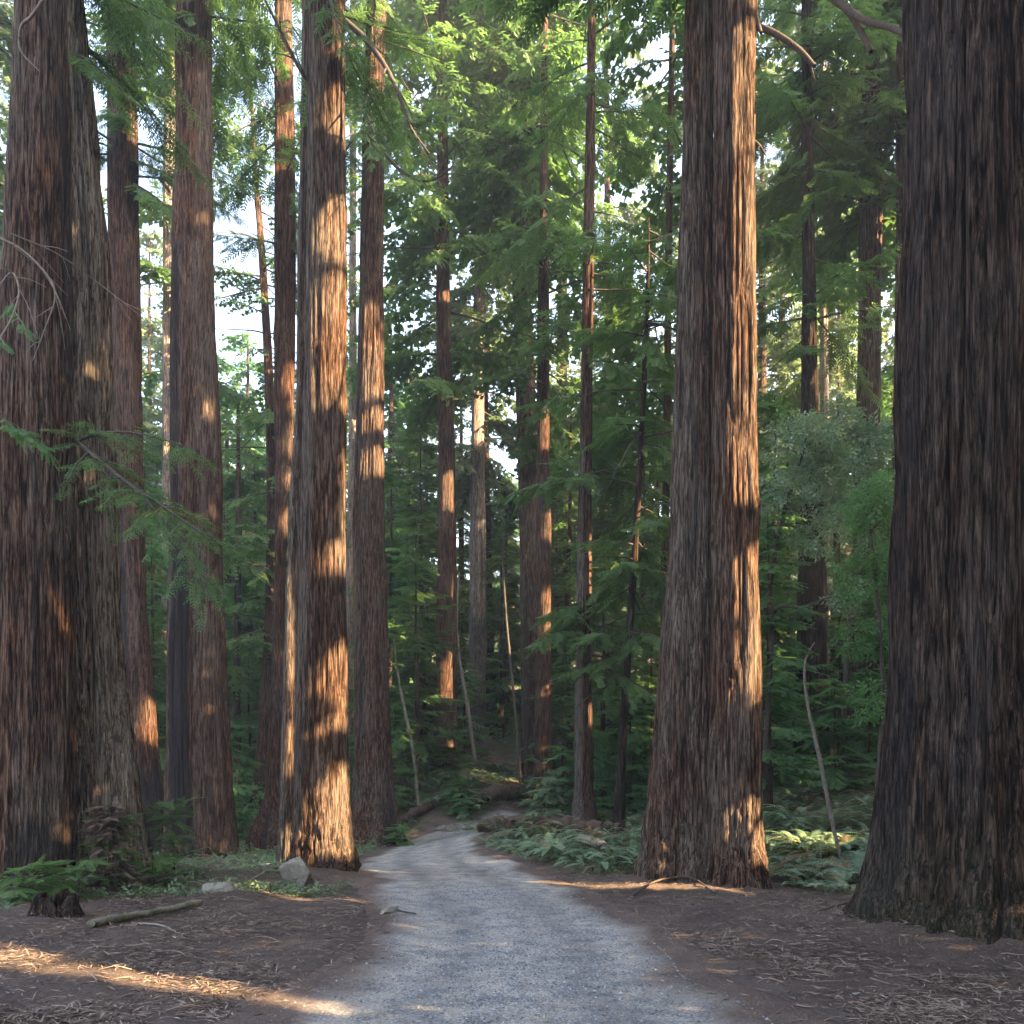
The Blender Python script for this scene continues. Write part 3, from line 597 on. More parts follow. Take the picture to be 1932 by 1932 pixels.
redwood('lean redwood right behind the left flank of the big double one', 34,
    [(1480, 1236, 1262), (1200, 1246, 1262), (900, 1250, 1264), (500, 1256, 1268)], m=BARKR, nth=50, dz=.2, seed=20, flare=.1, crown=dict(n=44, v=(900, -300), L=(2, 4.5)))
redwood('distant pair of dark stems seen between the lichen streaked and leaning trees', 56,
    [(1420, 1136, 1164), (1100, 1140, 1160), (800, 1140, 1158), (400, 1140, 1152)], m=BARKR, nth=50, dz=.3, seed=21, flare=.1, crown=dict(n=50, v=(1000, 100), L=(3, 6), m=LEAFF),
    second=dict(pts=[(1440, 1044, 1072), (1000, 1048, 1070), (600, 1052, 1070)], seed=31))
redwood('broad redwood beyond the ferns with a groove down the middle', 33,
    [(1458, 1496, 1564), (1400, 1500, 1560), (1250, 1503, 1558), (1000, 1508, 1554), (850, 1516, 1546), (600, 1514, 1541), (300, 1512, 1534), (0, 1514, 1530)],
    m=BARKD, nth=170, dz=.12, seed=24, flare=.15, bark_amp=.07, crown=dict(n=64, v=(700, -300), L=(2, 4.5)))
redwood('pale pink trunk peeping out behind the grooved broad redwood', 48,
    [(1440, 1548, 1566), (1000, 1548, 1564), (600, 1547, 1561), (200, 1546, 1558)], m=BARKP, nth=50, dz=.3, seed=25, flare=.1, crown=dict(n=40, v=(500, -200), L=(3, 5.5), m=LEAFF))
redwood('straight brown redwood rising from the shrubs near the huge right edge trunk', 36,
    [(1458, 1594, 1660), (1400, 1598, 1657), (1200, 1604, 1656), (900, 1615, 1659), (600, 1620, 1661), (400, 1622, 1664), (200, 1624, 1662), (0, 1626, 1660)],
    m=BARK, nth=150, dz=.13, seed=26, flare=.12, crown=dict(n=60, v=(430, -300), L=(3, 5.5)))
redwood('thin reddish trunk grazing the left outline of the huge right edge redwood', 35,
    [(1480, 1660, 1700), (1200, 1664, 1696), (900, 1684, 1706), (600, 1688, 1708), (0, 1692, 1706)], m=BARKR, nth=70, dz=.2, seed=27, flare=.1, crown=dict(n=40, v=(500, -300), L=(2, 4)))

# ---------------------------------------------------------------- young redwoods and saplings between the big trunks
ORD = ['nearest', 'second nearest', 'third nearest', 'fourth nearest', 'fifth nearest', 'sixth nearest', 'seventh nearest', 'eighth nearest', 'ninth nearest', 'tenth nearest']
def young_proto(Ht, seed, tpl, lmax, dens, size, sp, m, zmin=0.8, tintb=0.0, dead=0.12):
    g = np.random.default_rng(seed); k = 24; z = np.linspace(-0.4, Ht, k)
    bx = np.cumsum(g.normal(0, .012, k)) * Ht * .12; by = np.cumsum(g.normal(0, .012, k)) * Ht * .12
    R = (0.012 * Ht + .015) * (1 - z / Ht * .95).clip(.05, 1.1)
    root = empty('young_redwood', (0, 0, -500), 'x', 'young redwood')
    V, Q = tubes(np.stack([bx, by, z], 1)[None], R[None], 9); link('trunk', qmesh('trunk', V, Q, {'char': np.zeros(len(V)), 'grey': np.full(len(V), .1), 'moss': np.zeros(len(V))}, True), root, BARKR)
    n = int(Ht * dens); bz = np.sort(g.uniform(0, 1, n) ** 1.05) * (Ht - zmin) + zmin
    L = (lmax * (1 - (bz / Ht)) ** 0.75 + .35) * g.uniform(.6, 1.15, n)
    ctr = lambda q: np.stack([np.interp(q, z, bx), np.interp(q, z, by), q], 1)
    fm = crown_mesh('young', m, bz, g.uniform(0, 2 * pi, n), L, np.radians(g.normal(4, 10, n)), g.uniform(.12, .3, n), ctr, tpl, (0, 0, 0), False, spacing=sp, size=size, g=g, dead=dead, hang=.25, tintb=tintb, r0=.004)
    link('crown', fm, root)
    return root
YP = {'s': young_proto(5.5, 1, T_MID, 1.9, 10, (.16, .36), .085, LEAFB, .3, .1, .05),
      't': young_proto(4.0, 2, T_FINE, 1.6, 11, (.2, .4), .10, LEAFB, .2, .15, .05),
      'm': young_proto(11, 3, T_MID, 2.3, 7.5, (.2, .44), .11, LEAF, .6),
      'n': young_proto(12, 4, T_MID, 2.1, 7.5, (.2, .44), .11, LEAFB, 1.2, .05),
      'l': young_proto(20, 5, T_FAR, 3.0, 6.0, (.35, .7), .2, LEAF, 2),
      'k': young_proto(22, 6, T_FAR, 3.4, 6.0, (.35, .7), .2, LEAFF, 1),
      'j': young_proto(17, 8, T_FAR, 2.7, 6.5, (.35, .65), .19, LEAFB, 1)}
_used = set()
def place_proto(P0, key, pos, rz, s, label, group, name=None):
    r = P0[key]
    o = r if key not in _used and key in P0 and P0 is YP else copy_tree(r)
    if P0 is YP: _used.add(key)
    o.location = pos; o.rotation_euler = (0, 0, rz); o.scale = (s, s, s); tag(o, label, None, group); return o
GAPS = {  # gap description -> list of (u, d, kind, scale)
 'between the pale streaked and fire scarred redwoods': [(285, 36, 'm', 1.1), (262, 48, 'l', 1.0), (292, 58, 'k', 1.1), (276, 41, 'j', .9)],
 'right of the fire scarred redwood': [(425, 37, 's', 1.1), (470, 50, 'm', 1.0), (412, 54, 'j', 1.0), (485, 64, 'l', 1.1), (500, 75, 'k', 1.15), (450, 60, 'm', 1.2), (432, 70, 'l', .9)],
 'beside the rust brown flared redwood': [(505, 48, 'm', .9), (545, 55, 'l', .8), (515, 62, 'j', .9)],
 'left of the tall straight slope redwood': [(785, 39, 'm', 1.1), (740, 42, 'j', .95), (800, 47, 'l', 1.0), (765, 54, 'k', 1.0), (745, 38, 's', 1.0), (812, 56, 'l', 1.2), (730, 62, 'k', 1.2)],
 'beside the whitish stemmed far redwood': [(876, 46, 's', 1.0), (870, 58, 'j', .8), (945, 50, 'm', 1.1), (955, 52, 'l', .75), (948, 62, 'k', .8)],
 'between the overlapping redwoods and the lichen streaked one': [(1062, 43, 's', 1.3), (1068, 52, 'l', 1.05), (1045, 60, 'k', 1.1), (1062, 35, 't', .9), (1075, 47, 'm', 1.0)],
 'left of the big double redwood': [(1140, 36, 'm', 1.15), (1210, 42, 'j', 1.05), (1170, 48, 'l', 1.0), (1230, 38, 'm', 1.0), (1190, 34, 's', 1.0), (1150, 58, 'k', 1.0), (1240, 54, 'k', 1.1), (1120, 33, 's', .8)],
 'just right of the big double redwood': [(1452, 24, 'n', .78), (1465, 31, 'j', .8), (1445, 40, 'l', .9), (1485, 36, 'm', 1.1), (1478, 46, 'k', 1.0), (1440, 28, 's', 1.0)],
 'right of the grooved broad redwood': [(1585, 38, 'm', 1.1), (1680, 30, 'n', .95), (1572, 50, 'k', 1.0), (1668, 44, 'l', 1.0), (1600, 58, 'k', 1.1), (1692, 38, 'j', 1.0), (1575, 27, 't', .9), (1640, 29, 's', .8)],
 'behind the left edge trunks': [(30, 40, 'l', 1.0), (120, 48, 'k', 1.0), (-60, 36, 'j', 1.0)],
}
for gap, lst in GAPS.items():
    lst = sorted(lst, key=lambda q: q[1])
    for i, (u, d, kx, s) in enumerate(lst):
        x = (u - UW / 2) / F * d; z = Hp(x, d) - .05
        size = {'s': 'low bright young redwood', 't': 'knee high bushy redwood sapling', 'm': 'feathery young redwood', 'n': 'bright feathery young redwood'}.get(kx, 'tall feathery young redwood')
        place_proto(YP, kx, (x, d, z), rng.uniform(0, 6.28), s * rng.uniform(.92, 1.08), f'{size}, {ORD[i]} {gap}', 'young redwoods among the big trunks')

# ---------------------------------------------------------------- far redwoods
def far_proto(Ht, seed, m, n=84, zlo=11):
    g = np.random.default_rng(seed); k = 20; z = np.linspace(-1, Ht, k); r = .62 * (1 - z / Ht * .93).clip(.04, 1.05); r[0] *= 1.3
    root = empty('far_redwood', (0, 0, -500), 'distant redwood with a full green crown', 'redwood', 'distant redwoods beyond the grove')
    V, Q = tubes(np.stack([0 * z, 0 * z, z], 1)[None], r[None], 12); link('trunk', qmesh('trunk', V, Q, {'char': np.zeros(len(V)), 'grey': np.full(len(V), .2), 'moss': np.zeros(len(V))}, True), root, BARKR)
    bz = np.sort(g.uniform(zlo, Ht, n)); L = (5.2 * (1 - ((bz - zlo) / (Ht - zlo)) ** 1.6) + .6) * g.uniform(.55, 1.1, n)
    fm = crown_mesh('far', m, bz, g.uniform(0, 2 * pi, n), L, np.radians(g.normal(-2, 10, n)), g.uniform(.1, .35, n), lambda q: np.stack([0 * q, 0 * q, q], 1), T_FAR, (0, 0, 0), False,
                          spacing=.36, size=(.6, 1.1), g=g, dead=.05, hang=.4)
    link('crown', fm, root); return root
FP = [far_proto(46, 61, LEAFF), far_proto(40, 62, LEAFF, 78, 7), far_proto(52, 63, LEAFF, 78, 15), far_proto(30, 64, LEAFB, 66, 4)]
g = np.random.default_rng(99); placed = []; cnt = 0; tries = 0; firsts = [True] * 4
while cnt < 40 and tries < 6000:
    tries += 1
    d = g.uniform(56, 135); u = g.uniform(-250, 2060)
    if u > 1500 and d > 95: continue
    if u > 1400 and g.random() < .6: continue
    x = (u - UW / 2) / F * d
    if vn(np.array([u * .012]), 0, 0, 6)[0] < .38 and g.random() < .8: continue
    if any((x - a) ** 2 + (d - b) ** 2 < 4.6 ** 2 for a, b in placed): continue
    open_sky = 380 < u < 600
    kx = int(g.integers(0, 4))
    if open_sky:
        if g.random() < .3: continue
        kx = 3; s = g.uniform(.75, 1.15)
    elif 620 < u < 1290: s = g.uniform(.55, .85)
    else: s = g.uniform(.7, 1.0)
    placed.append((x, d)); cnt += 1
    o = FP[kx] if firsts[kx] else copy_tree(FP[kx]); firsts[kx] = False
    o.location = (x, d, Hp(x, d) - .3); o.rotation_euler = (0, 0, g.uniform(0, 6.28)); o.scale = (s, s, s)
    reg = ('behind the left edge trunks' if u < 300 else 'in the bright opening at the left' if u < 620 else 'beyond the road bend' if u < 970 else 'behind the slope in the middle' if u < 1300 else 'behind the big double redwood')
    tag(o, 'distant redwood with a full green crown ' + reg, None, 'distant redwoods ' + reg)

for u, d, kx, s in [(-22, 31, 1, .9), (22, 46, 0, .9), (428, 62, 3, .95), (468, 72, 3, 1.2), (545, 64, 3, .95), (590, 75, 1, .75), (612, 60, 3, 1.0), (500, 92, 1, .8), (405, 78, 1, .8), (448, 100, 2, .75), (520, 84, 0, .6), (560, 96, 2, .7), (282, 66, 2, .8), (340, 58, 0, .8), (1438, 50, 0, .85), (1476, 60, 1, .95), (1585, 66, 0, .9), (1695, 54, 1, .85), (1530, 80, 2, .8), (738, 60, 3, 1.1), (770, 74, 1, .85), (660, 80, 0, .7)]:
    x = (u - UW / 2) / F * d; o = copy_tree(FP[kx]); o.location = (x, d, Hp(x, d) - .3); o.rotation_euler = (0, 0, g.uniform(0, 6.28)); o.scale = (s, s, s)
    reg = 'behind the left edge trunks' if u < 300 else 'in the bright opening at the left' if u < 620 else 'beyond the road bend' if u < 970 else 'behind the big double redwood'
    tag(o, 'distant redwood with a full green crown ' + reg, None, 'distant redwoods ' + reg)
# hillside wood closing the view
def wood(name, label, xyz_fn, n, size, tpl, m, carve=True, seed=0):
    g = np.random.default_rng(seed); pos, keep_t = xyz_fn(g, n); f = Fol(); n = len(pos)
    d = g.normal(0, 1, (n, 3)); d[:, 2] *= .5; d[:, 2] -= .35; u = g.normal(0, .6, (n, 3)); u[:, 2] += 1
    f.add(pos, d, u, g.uniform(*size, n), keep_t)
    o = link(name, f.mesh(name, tpl, np.zeros(3) if carve else None, pad=.03), None, m); return tag(o, label, None, None, 'stuff')
def far_wood(g, n):
    a = g.uniform(-1.05, 1.05, n); r = g.uniform(125, 185, n); x = np.sin(a) * r; y = np.cos(a) * r
    top = 8 + 12 * fbm(x * .06, y * .06, 0, 9, 3) + 10 * vn(a * 60, 0 * a, 0 * a, 8) ** 2
    top = np.where(np.abs(a + .27) < .1, top * .35, top)
    z = H0(x, y) + g.random(n) ** .9 * top; return np.stack([x, y, z], 1), g.random(n) * .5 + .3 * vn(x * .1, y * .1, 0, 4)
wood('distant_wood', 'dense far off redwood wood covering the hillside behind everything', far_wood, 40000, (1.6, 3.2), T_VFAR, LEAFF, False, 5)

# unseen stand-in canopy right of the view, added to block sun except carved gaps
def sun_blocker(g, n):
    y = g.uniform(-40, 95, n); depth = g.exponential(5.0, n).clip(0, 24)
    edge = np.where(y > 0, 0.66 * y, 0) + 9 + depth
    top = np.where(y < 34, 42, 42 - (y - 34) * 2.6).clip(5) ; z = g.uniform(-.3, 1, n) * top
    x = edge; zz = H0(x, y) * 0.6 + np.clip(z, 0, None) * 1.0
    dn = fbm(x * .16, y * .16, zz * .16, 12, 3); hole = (dn < .33) & (g.random(n) < .5) & (y > 24)
    p = np.stack([x, y, zz], 1)[~hole]; return p, g.random(len(p))
wood('sun_blocking_foliage', 'dense redwood foliage of the neighbouring wood on the sunny side', sun_blocker, 300000, (.75, 1.2), T_FAR, LEAF, True, 6)

# understory foliage too thick to count, low between the far trunks
def understory(g, n):
    u = g.uniform(-100, 2050, n); d = 36 + 46 * g.random(n) ** .9; x = (u - UW/2) / F * d
    cl = fbm(x * .22, d * .22, 0, 71, 3); top = np.clip((cl - .42) * 16, .12, 3.0) ; z = H0(x, d) + g.random(n) ** 1.1 * top
    k = (road_dist(x, d) > 2.2) & ~((x > -9) & (x < 3) & (d < 49)); return np.stack([x, d, z], 1)[k], (g.random(n) * .4 + cl * .5)[k]
wood('understory', 'low green thicket of redwood sprouts filling the ground between far trunks', understory, 40000, (.3, .7), T_FAR, LEAFB, False, 8)

# ---------------------------------------------------------------- tanoak and bay shrubs with grey green leaves on the right
def broad_tree(name, label, cat, base, stems, blobs, n, size, seed, m=LEAFG, group=None, bark=TWIG):
    """stems: list of polylines (world, with radius) ; blobs: ellipsoids (centre, radii) filled with twigs of leaves"""
    g = np.random.default_rng(seed); base = np.asarray(base, float); root = empty(name, base, label, cat, group)
    tb = []
    for pts in stems:
        c = curve(np.array(pts, float), 26); tb.append(tubes((c[:, :3] - base)[None], c[None, :, 3], 7))
    V, Q = merge(tb); link('trunk', qmesh('trunk', V, Q, None, True), root, bark)
    ps = []; ds = []; ts = []
    tot = sum(r[0] * r[1] * r[2] for _, r in blobs); tw = []
    sp = np.array([q[:3] for pts in stems for q in curve(np.array(pts, float), 26)[6:]])
    for c, r in blobs:
        k = int(n * r[0] * r[1] * r[2] / tot) + 5; q = g.normal(0, 1, (k, 3)); q /= np.linalg.norm(q, axis=1, keepdims=True); q *= g.random((k, 1)) ** .42
        pp = q * r + c; cl = fbm(pp[:, 0] * 1.6, pp[:, 1] * 1.6, pp[:, 2] * 2.4, seed, 3); kk = cl > .46; pp = pp[kk]; q = q[kk]
        ps.append(pp); dd = q + g.normal(0, .6, q.shape); dd[:, 2] -= .1; ds.append(dd); ts.append(g.random() * .3 + cl[kk] * .7 + g.normal(0, .1, len(pp)))
        for e in pp[g.integers(0, len(pp), max(4, k // 60))]:
            s0 = sp[np.argmin(((sp - e) ** 2).sum(1) + g.random(len(sp)) * .8)]; tw.append(curve(np.array([s0, s0 * .5 + e * .5 + g.normal(0, .12, 3) + [0, 0, .15], e]), 7))
    P_ = np.concatenate(ps) - base; D = np.concatenate(ds); f = Fol(); U = g.normal(0, .5, P_.shape); U[:, 2] += 1
    f.add(P_, D, U, g.uniform(*size, len(P_)), np.concatenate(ts)); V, Q, t = f.mesh('crown', T_BROAD, base, raw=True)
    tw = np.array(tw) - base; V2, Q2 = tubes(tw, np.linspace(.018, .005, 7)[None].repeat(len(tw), 0), 4)
    me = qmesh('crown', np.concatenate([V, V2]), np.concatenate([Q, Q2 + len(V)]), {'tint': np.concatenate([t, np.full(len(V2), .3)])}); me.materials.append(m); me.materials.append(TWIG)
    me.polygons.foreach_set('material_index', np.concatenate([np.zeros(len(Q), np.int32), np.ones(len(Q2), np.int32)]))
    link('crown', me, root); return root
def W(u, v, d, r): p = P(u, v, d); return (p[0], p[1], p[2], r)
def gp(u, d, dz=0.0):
    x = (u - UW/2) / F * d; return np.array([x, d, Hp(x, d) + dz])
b0 = gp(1446, 24, -.1)
broad_tree('tanoak_tree', 'crooked dark thin tanoak just right of the big double redwood, one long side limb', 'tanoak', b0,
   [[(*b0, .10), W(1444, 1440, 24, .09), W(1449, 1340, 24, .085), W(1451, 1280, 24, .08), W(1456, 1190, 24, .075), W(1453, 1110, 24.1, .07), W(1470, 1000, 24.3, .06), W(1500, 900, 24.6, .045), W(1520, 840, 25, .03)],
    [W(1455, 1152, 24, .04), W(1478, 1144, 23.8, .035), W(1520, 1146, 23.6, .03), W(1560, 1128, 23.5, .024), W(1600, 1130, 23.4, .015)]],
   [(P(1510, 840, 25), (.95, .9, .55)), (P(1470, 930, 24.5), (.7, .8, .5)), (P(1560, 890, 25.5), (.8, .8, .5)), (P(1540, 1010, 25), (.7, .7, .35)), (P(1600, 1130, 23.6), (.45, .5, .3))], 1500, (.24, .42), 301, group='tanoaks on the right')
b0 = gp(1652, 21, -.1)
broad_tree('tanoak_tree', 'bushy green tanoak leaning against the left outline of the huge right edge redwood', 'tanoak', b0,
   [[(*b0, .07), W(1655, 1500, 21, .06), W(1665, 1300, 21, .05), W(1655, 1120, 21, .04), W(1640, 980, 21, .02)], [W(1662, 1350, 21, .03), W(1690, 1200, 21.2, .02), W(1690, 1050, 21.3, .012)]],
   [(P(1660, 960, 21), (.75, .8, .7)), (P(1650, 1090, 21), (.8, .8, .6)), (P(1690, 1200, 21.5), (.6, .8, .6)), (P(1620, 1210, 21), (.55, .6, .3)), (P(1640, 1330, 20.8), (.4, .5, .3))], 1700, (.22, .38), 302, m=LEAFB, group='tanoaks on the right')
b0 = gp(1600, 28, -.1)
broad_tree('tanoak_tree', 'pale leaved tanoak crown in front of the straight brown redwood on the right', 'tanoak', b0,
   [[(*b0, .09), W(1590, 1400, 28, .08), W(1600, 1200, 28, .07), W(1615, 1020, 28, .05), W(1610, 880, 28, .03)]],
   [(P(1630, 850, 28), (1.0, .9, .7)), (P(1590, 940, 28), (.9, .9, .7)), (P(1655, 1000, 27.6), (.7, .7, .6)), (P(1560, 800, 28), (.9, .8, .5))], 1500, (.28, .5), 303, group='tanoaks on the right')

# ---------------------------------------------------------------- sword ferns
def fern_proto(seed, nf, L0, L1, dead=.08):
    g = np.random.default_rng(seed); Vs = []; T = []
    for i in range(nf):
        az = 2 * pi * i / nf + g.normal(0, .25); L = g.uniform(L0, L1); rise = g.uniform(.45, 1.15); k = 26; t = np.linspace(0, 1, k)
        hx = L * (t * cos(rise) + .25 * t ** 2 * sin(rise)) ; z = L * (sin(rise) * t * 1.05 - (.62 + .25 * g.random()) * t ** 2.2 * sin(rise) ** .6); sw = g.normal(0, .12) * L * t ** 2
        c = np.stack([np.cos(az) * hx - np.sin(az) * sw, np.sin(az) * hx + np.cos(az) * sw, z], 1)
        tan = np.gradient(c, axis=0); tan /= np.linalg.norm(tan, axis=1, keepdims=True); lat = np.cross(tan, [0, 0, 1.]); lat /= np.linalg.norm(lat, axis=1, keepdims=True); up = np.cross(lat, tan)
        tint = g.random() * .6 + .15 if g.random() > dead else 1.3
        wd = .088 * L * np.sin(np.clip(t * .93 + .1, 0, 1) * pi) ** .55 * (t > .1)
        for s in (1, -1):
            for j in range(2, k - 1):
                l = wd[j] * g.uniform(.85, 1.1); h = .30 * L / k
                tip = c[j] + lat[j] * s * l + tan[j] * l * .35 - up[j] * l * .18
                tv = g.normal(0, .18); Vs.append([c[j] - tan[j] * h, c[j] + lat[j] * s * l * .5 - tan[j] * h * .7, tip, c[j] + tan[j] * h + lat[j] * s * l * .15]); T.append(tint + tv)
        st = .006
        for j in range(0, k - 2, 2): Vs.append([c[j] - lat[j] * st, c[j] + lat[j] * st, c[j + 2] + lat[j + 2] * st * .6, c[j + 2] - lat[j + 2] * st * .6]); T.append(tint - .1)
    V = np.array(Vs); n = len(V); tt = np.repeat(np.array(T), 4)
    return qmesh('sword_fern', V.reshape(-1, 3), np.arange(n * 4).reshape(-1, 4), {'tint': tt})
FM = [fern_proto(i + 40, nf, a, b, dd) for i, (nf, a, b, dd) in enumerate([(17, .6, .95, .08), (13, .5, .8, .1), (20, .65, 1.0, .05), (11, .35, .6, .15), (15, .7, 1.05, .2)])]
for me in FM: me.materials.append(FERN)
FERNBED = {'in the fern bed right of the road bend': [(g_[0], g_[1]) for g_ in [(905,27),(930,25.5),(955,24),(925,23),(950,21.5),(985,23.5),(1000,22),(1030,23),(1045,21),(1075,22),(1060,20),(1095,20.5),(1120,21.5),(1140,20),(1165,21),(1185,19.5),(1150,18.6),(1110,19),(1010,20.3),(1200,18.5),(965,26),(1020,25),(1080,25),(1130,24.5),(1190,23.5),(1225,22),(915,29),(990,28),(1060,27.5),(1215,26),(975,20.6),(1040,19.2),(1130,17.9),(1085,18.6)]],
 'between the big double and huge right edge redwoods': [(1450,17.5),(1475,16.4),(1500,17.5),(1520,16),(1550,17),(1575,15.5),(1600,16.8),(1625,15.5),(1645,17),(1530,19),(1490,20),(1460,21.5),(1560,20),(1600,19.5),(1640,20),(1660,18.5),(1510,22.5),(1550,23.5),(1590,24),(1640,23.5),(1470,25),(1520,26),(1575,27),(1500,15),(1555,14.3),(1600,13.8),(1635,14.5),(1450,15.6), (1670,21.5),(1680,25),(1620,27)],
 'past the road bend at the foot of the slope': [(770,36),(800,38),(830,39),(860,40),(790,41),(850,37.8),(885,39),(760,39),(905,37),(930,34),(880,36.6),(815,42),(940,40),(970,36),(1010,34),(835,44),(895,44)],
 'among the roots left of the road': [(700,29.8),(722,29.6),(745,30),(440,25),(470,26),(500,24.5),(455,22.5),(415,21.5),(490,28),(395,18.5),(470,17.6),(590,28),(620,26),(430,19),(345,17.2),(300,15.9),(510,21)],
 'at the foot of the left edge trunks': [(40,12.2),(95,12.6),(10,11.4),(150,13.2),(320,14.6),(350,15.5)]}
g = np.random.default_rng(15)
FERNBED['between the big double and huge right edge redwoods'] += [(g.uniform(1436, 1690), g.uniform(16.5, 31)) for _ in range(46)]
FERNBED['past the road bend at the foot of the slope'] += [(g.uniform(765, 990), g.uniform(35.5, 46)) for _ in range(34)]
FERNBED['on the shaded slope behind the fern bed'] = [(g.uniform(930, 1240), g.uniform(27, 40)) for _ in range(30)]
g = np.random.default_rng(5)
for area, lst in FERNBED.items():
    for u, d in lst:
        i = int(g.integers(0, 5)); o = bpy.data.objects.new('sword_fern', FM[i]); C.objects.link(o)
        p = gp(u, d, -.03); s = g.uniform(1.15, 1.65) * (.5 if 'left' in area else 1.0) * (.62 if d < 15.5 and u > 1000 else 1)
        o.location = p; o.rotation_euler = (g.normal(0, .1), g.normal(0, .1), g.uniform(0, 6.28)); o.scale = (s, s, s * g.uniform(.8, 1.1))
        tag(o, 'arching sword fern ' + area, 'fern', 'sword ferns ' + area)

# ---------------------------------------------------------------- sapling sprouts near the left trunks
def sprout(label, u, d, h, n, seed, m=LEAFB, tint=.0, w=.5, group='redwood sprouts at the left trunks', hang=.15, size=(.1, .24), dead=.0):
    g = np.random.default_rng(seed); b = gp(u, d, -.05); root = empty('redwood_sprout', b, label, 'sapling', group)
    z = np.linspace(0, h, 12); bx = np.cumsum(g.normal(0, .02, 12)) * h * .4; by = np.cumsum(g.normal(0, .02, 12)) * h * .4
    V, Q = tubes(np.stack([bx, by, z], 1)[None], np.linspace(.016, .004, 12)[None], 6); link('stem', qmesh('stem', V, Q, None, True), root, TWIG)
    bz = g.uniform(.05, 1, n) * h; L = g.uniform(.5, 1.1, n) * w * (1.1 - .6 * bz / h)
    ctr = lambda q: np.stack([np.interp(q, z, bx), np.interp(q, z, by), q], 1)
    me = crown_mesh('sprout', m, bz, g.uniform(0, 6.28, n), L, np.radians(g.normal(12, 14, n)), g.uniform(.1, .3, n), ctr, T_FINE, b, True, spacing=.07, size=size, g=g, dead=dead, hang=hang, tintb=tint, r0=.001, start=.15)
    link('foliage', me, root); return root
sprout('dark shaggy dead brush clump standing before the pale streaked redwood', 205, 13.7, 1.35, 70, 1, LITTER, -.3, .42, size=(.08, .2), hang=.5)
sprout('green feathery sprout rising through the dark dead brush clump', 215, 13.9, 1.25, 22, 2, LEAF, .1, .6)
sprout('wiry green sprout in front of the black foot of the reddish leaning redwood', 330, 15.8, 1.45, 30, 3, LEAF, .1, .5)
sprout('low spreading green sprout at the foot of the massive left edge trunk', 45, 12.0, .55, 18, 4, LEAF, .1, .75, hang=.3)
sprout('small green sprout with long side sprays near the charred stump', 150, 12.6, .7, 14, 5, LEAF, .15, .7)
sprout('ankle high green sprout behind the charred stump', 95, 12.3, .4, 14, 6, LEAF, .1, .6, hang=.3)
sprout('fresh green sprout behind the mossy fallen branch', 290, 14.3, .6, 18, 7, LEAF, .1, .45)
sprout('upright green sprout on the bank past the road bend', 880, 36.5, 1.3, 20, 8, LEAFB, .1, .8, 'redwood sprouts past the bend', size=(.3, .6))
sprout('broad green sprout under the tall straight slope redwood', 832, 41, 1.0, 20, 9, LEAFB, .1, 1.5, 'redwood sprouts past the bend', size=(.35, .65))
sprout('pale thin sprout climbing before the slimmer overlapping redwood', 1030, 33, 2.6, 36, 10, LEAFG, .2, .9, 'redwood sprouts past the bend', size=(.2, .4))
sprout('weedy low sprout at the right foot of the dark brown redwood', 748, 29.5, .9, 20, 11, LEAFB, .1, .6, 'redwood sprouts past the bend')

# ---------------------------------------------------------------- logs, sticks, stones
def rod(name, label, cat, pts, m, k=30, seg=10, rough=.12, group=None, seed=0):
    """tapered crooked round timber through world points with radius"""
    g = np.random.default_rng(seed); c = curve(np.array(pts, float), k); base = c[0, :3].copy()
    c[:, :3] += (g.normal(0, 1, (k, 3)) * c[:, 3:4] * rough)
    V, Q = tubes((c[:, :3] - base)[None], (c[:, 3] * (1 + g.normal(0, rough * .5, k)))[None], seg)
    V = V + (fbm(V[:, 0] * 9, V[:, 1] * 9, V[:, 2] * 9, seed, 3) - .5)[:, None] * c[:, 3].mean() * .6
    caps = [tuple(range(seg))[::-1], tuple(range(len(V) - seg, len(V)))]
    me = qmesh(name, V, Q, None, True)
    import bmesh
    bm = bmesh.new(); bm.from_mesh(me); bm.verts.ensure_lookup_table()
    for cp in caps: bm.faces.new([bm.verts[i] for i in cp])
    bm.to_mesh(me); bm.free()
    o = link(name, me, None, m); o.location = base; return tag(o, label, cat, group)
def G(u, v, dz, r):   # point lying on the flat ground under pixel (u,v)
    d = CAMH * F / (v - HZ); x = (u - UW/2) / F * d; return (x, d, Hp(x, d) + dz, r)
def S(u, d, dz, r): p = gp(u, d, dz); return (*p, r)
rod('fallen_branch', 'mossy pale fallen branch lying on the duff in front of the left edge trunks', 'branch', [G(170, 1760, .05, .05), G(215, 1747, .05, .05), G(265, 1735, .06, .045), G(320, 1722, .07, .05), G(378, 1712, .07, .04)], MOSSW, 40, seed=3)
rod('thin_stick', 'long thin bare stick lying just below the mossy fallen branch', 'stick', [G(250, 1745, .03, .012), G(300, 1755, .03, .012), G(332, 1766, .02, .006)], DEADW, seed=4)
rod('fallen_log', 'sun bleached broken log slanting up the slope past the road bend', 'log', [(*P(790, 1536, 37)[:3], .13), (*P(825, 1510, 38.5), .15), (*P(866, 1484, 40), .14)], DEADW, seed=5)
rod('fallen_log', 'second thin bleached log lying right beside the broken one on the slope', 'log', [(*P(812, 1536, 37.3), .07), (*P(850, 1512, 38.8), .07)], DEADW, seed=15)
rod('fallen_log', 'thick dark rotting log lying across the slope left of the overlapping redwoods', 'log', [S(885, 36.5, .28, .3), S(925, 37.3, .36, .34), S(960, 38.2, .42, .34), S(990, 39, .4, .3)], LOGW, 50, 14, .08, seed=6)
rod('fallen_log', 'short dark log half sunk in ferns beyond the dark brown redwood', 'log', [S(755, 36, .2, .2), S(790, 36.5, .25, .22), S(818, 37, .25, .2)], LOGW, 40, 12, .1, seed=7)
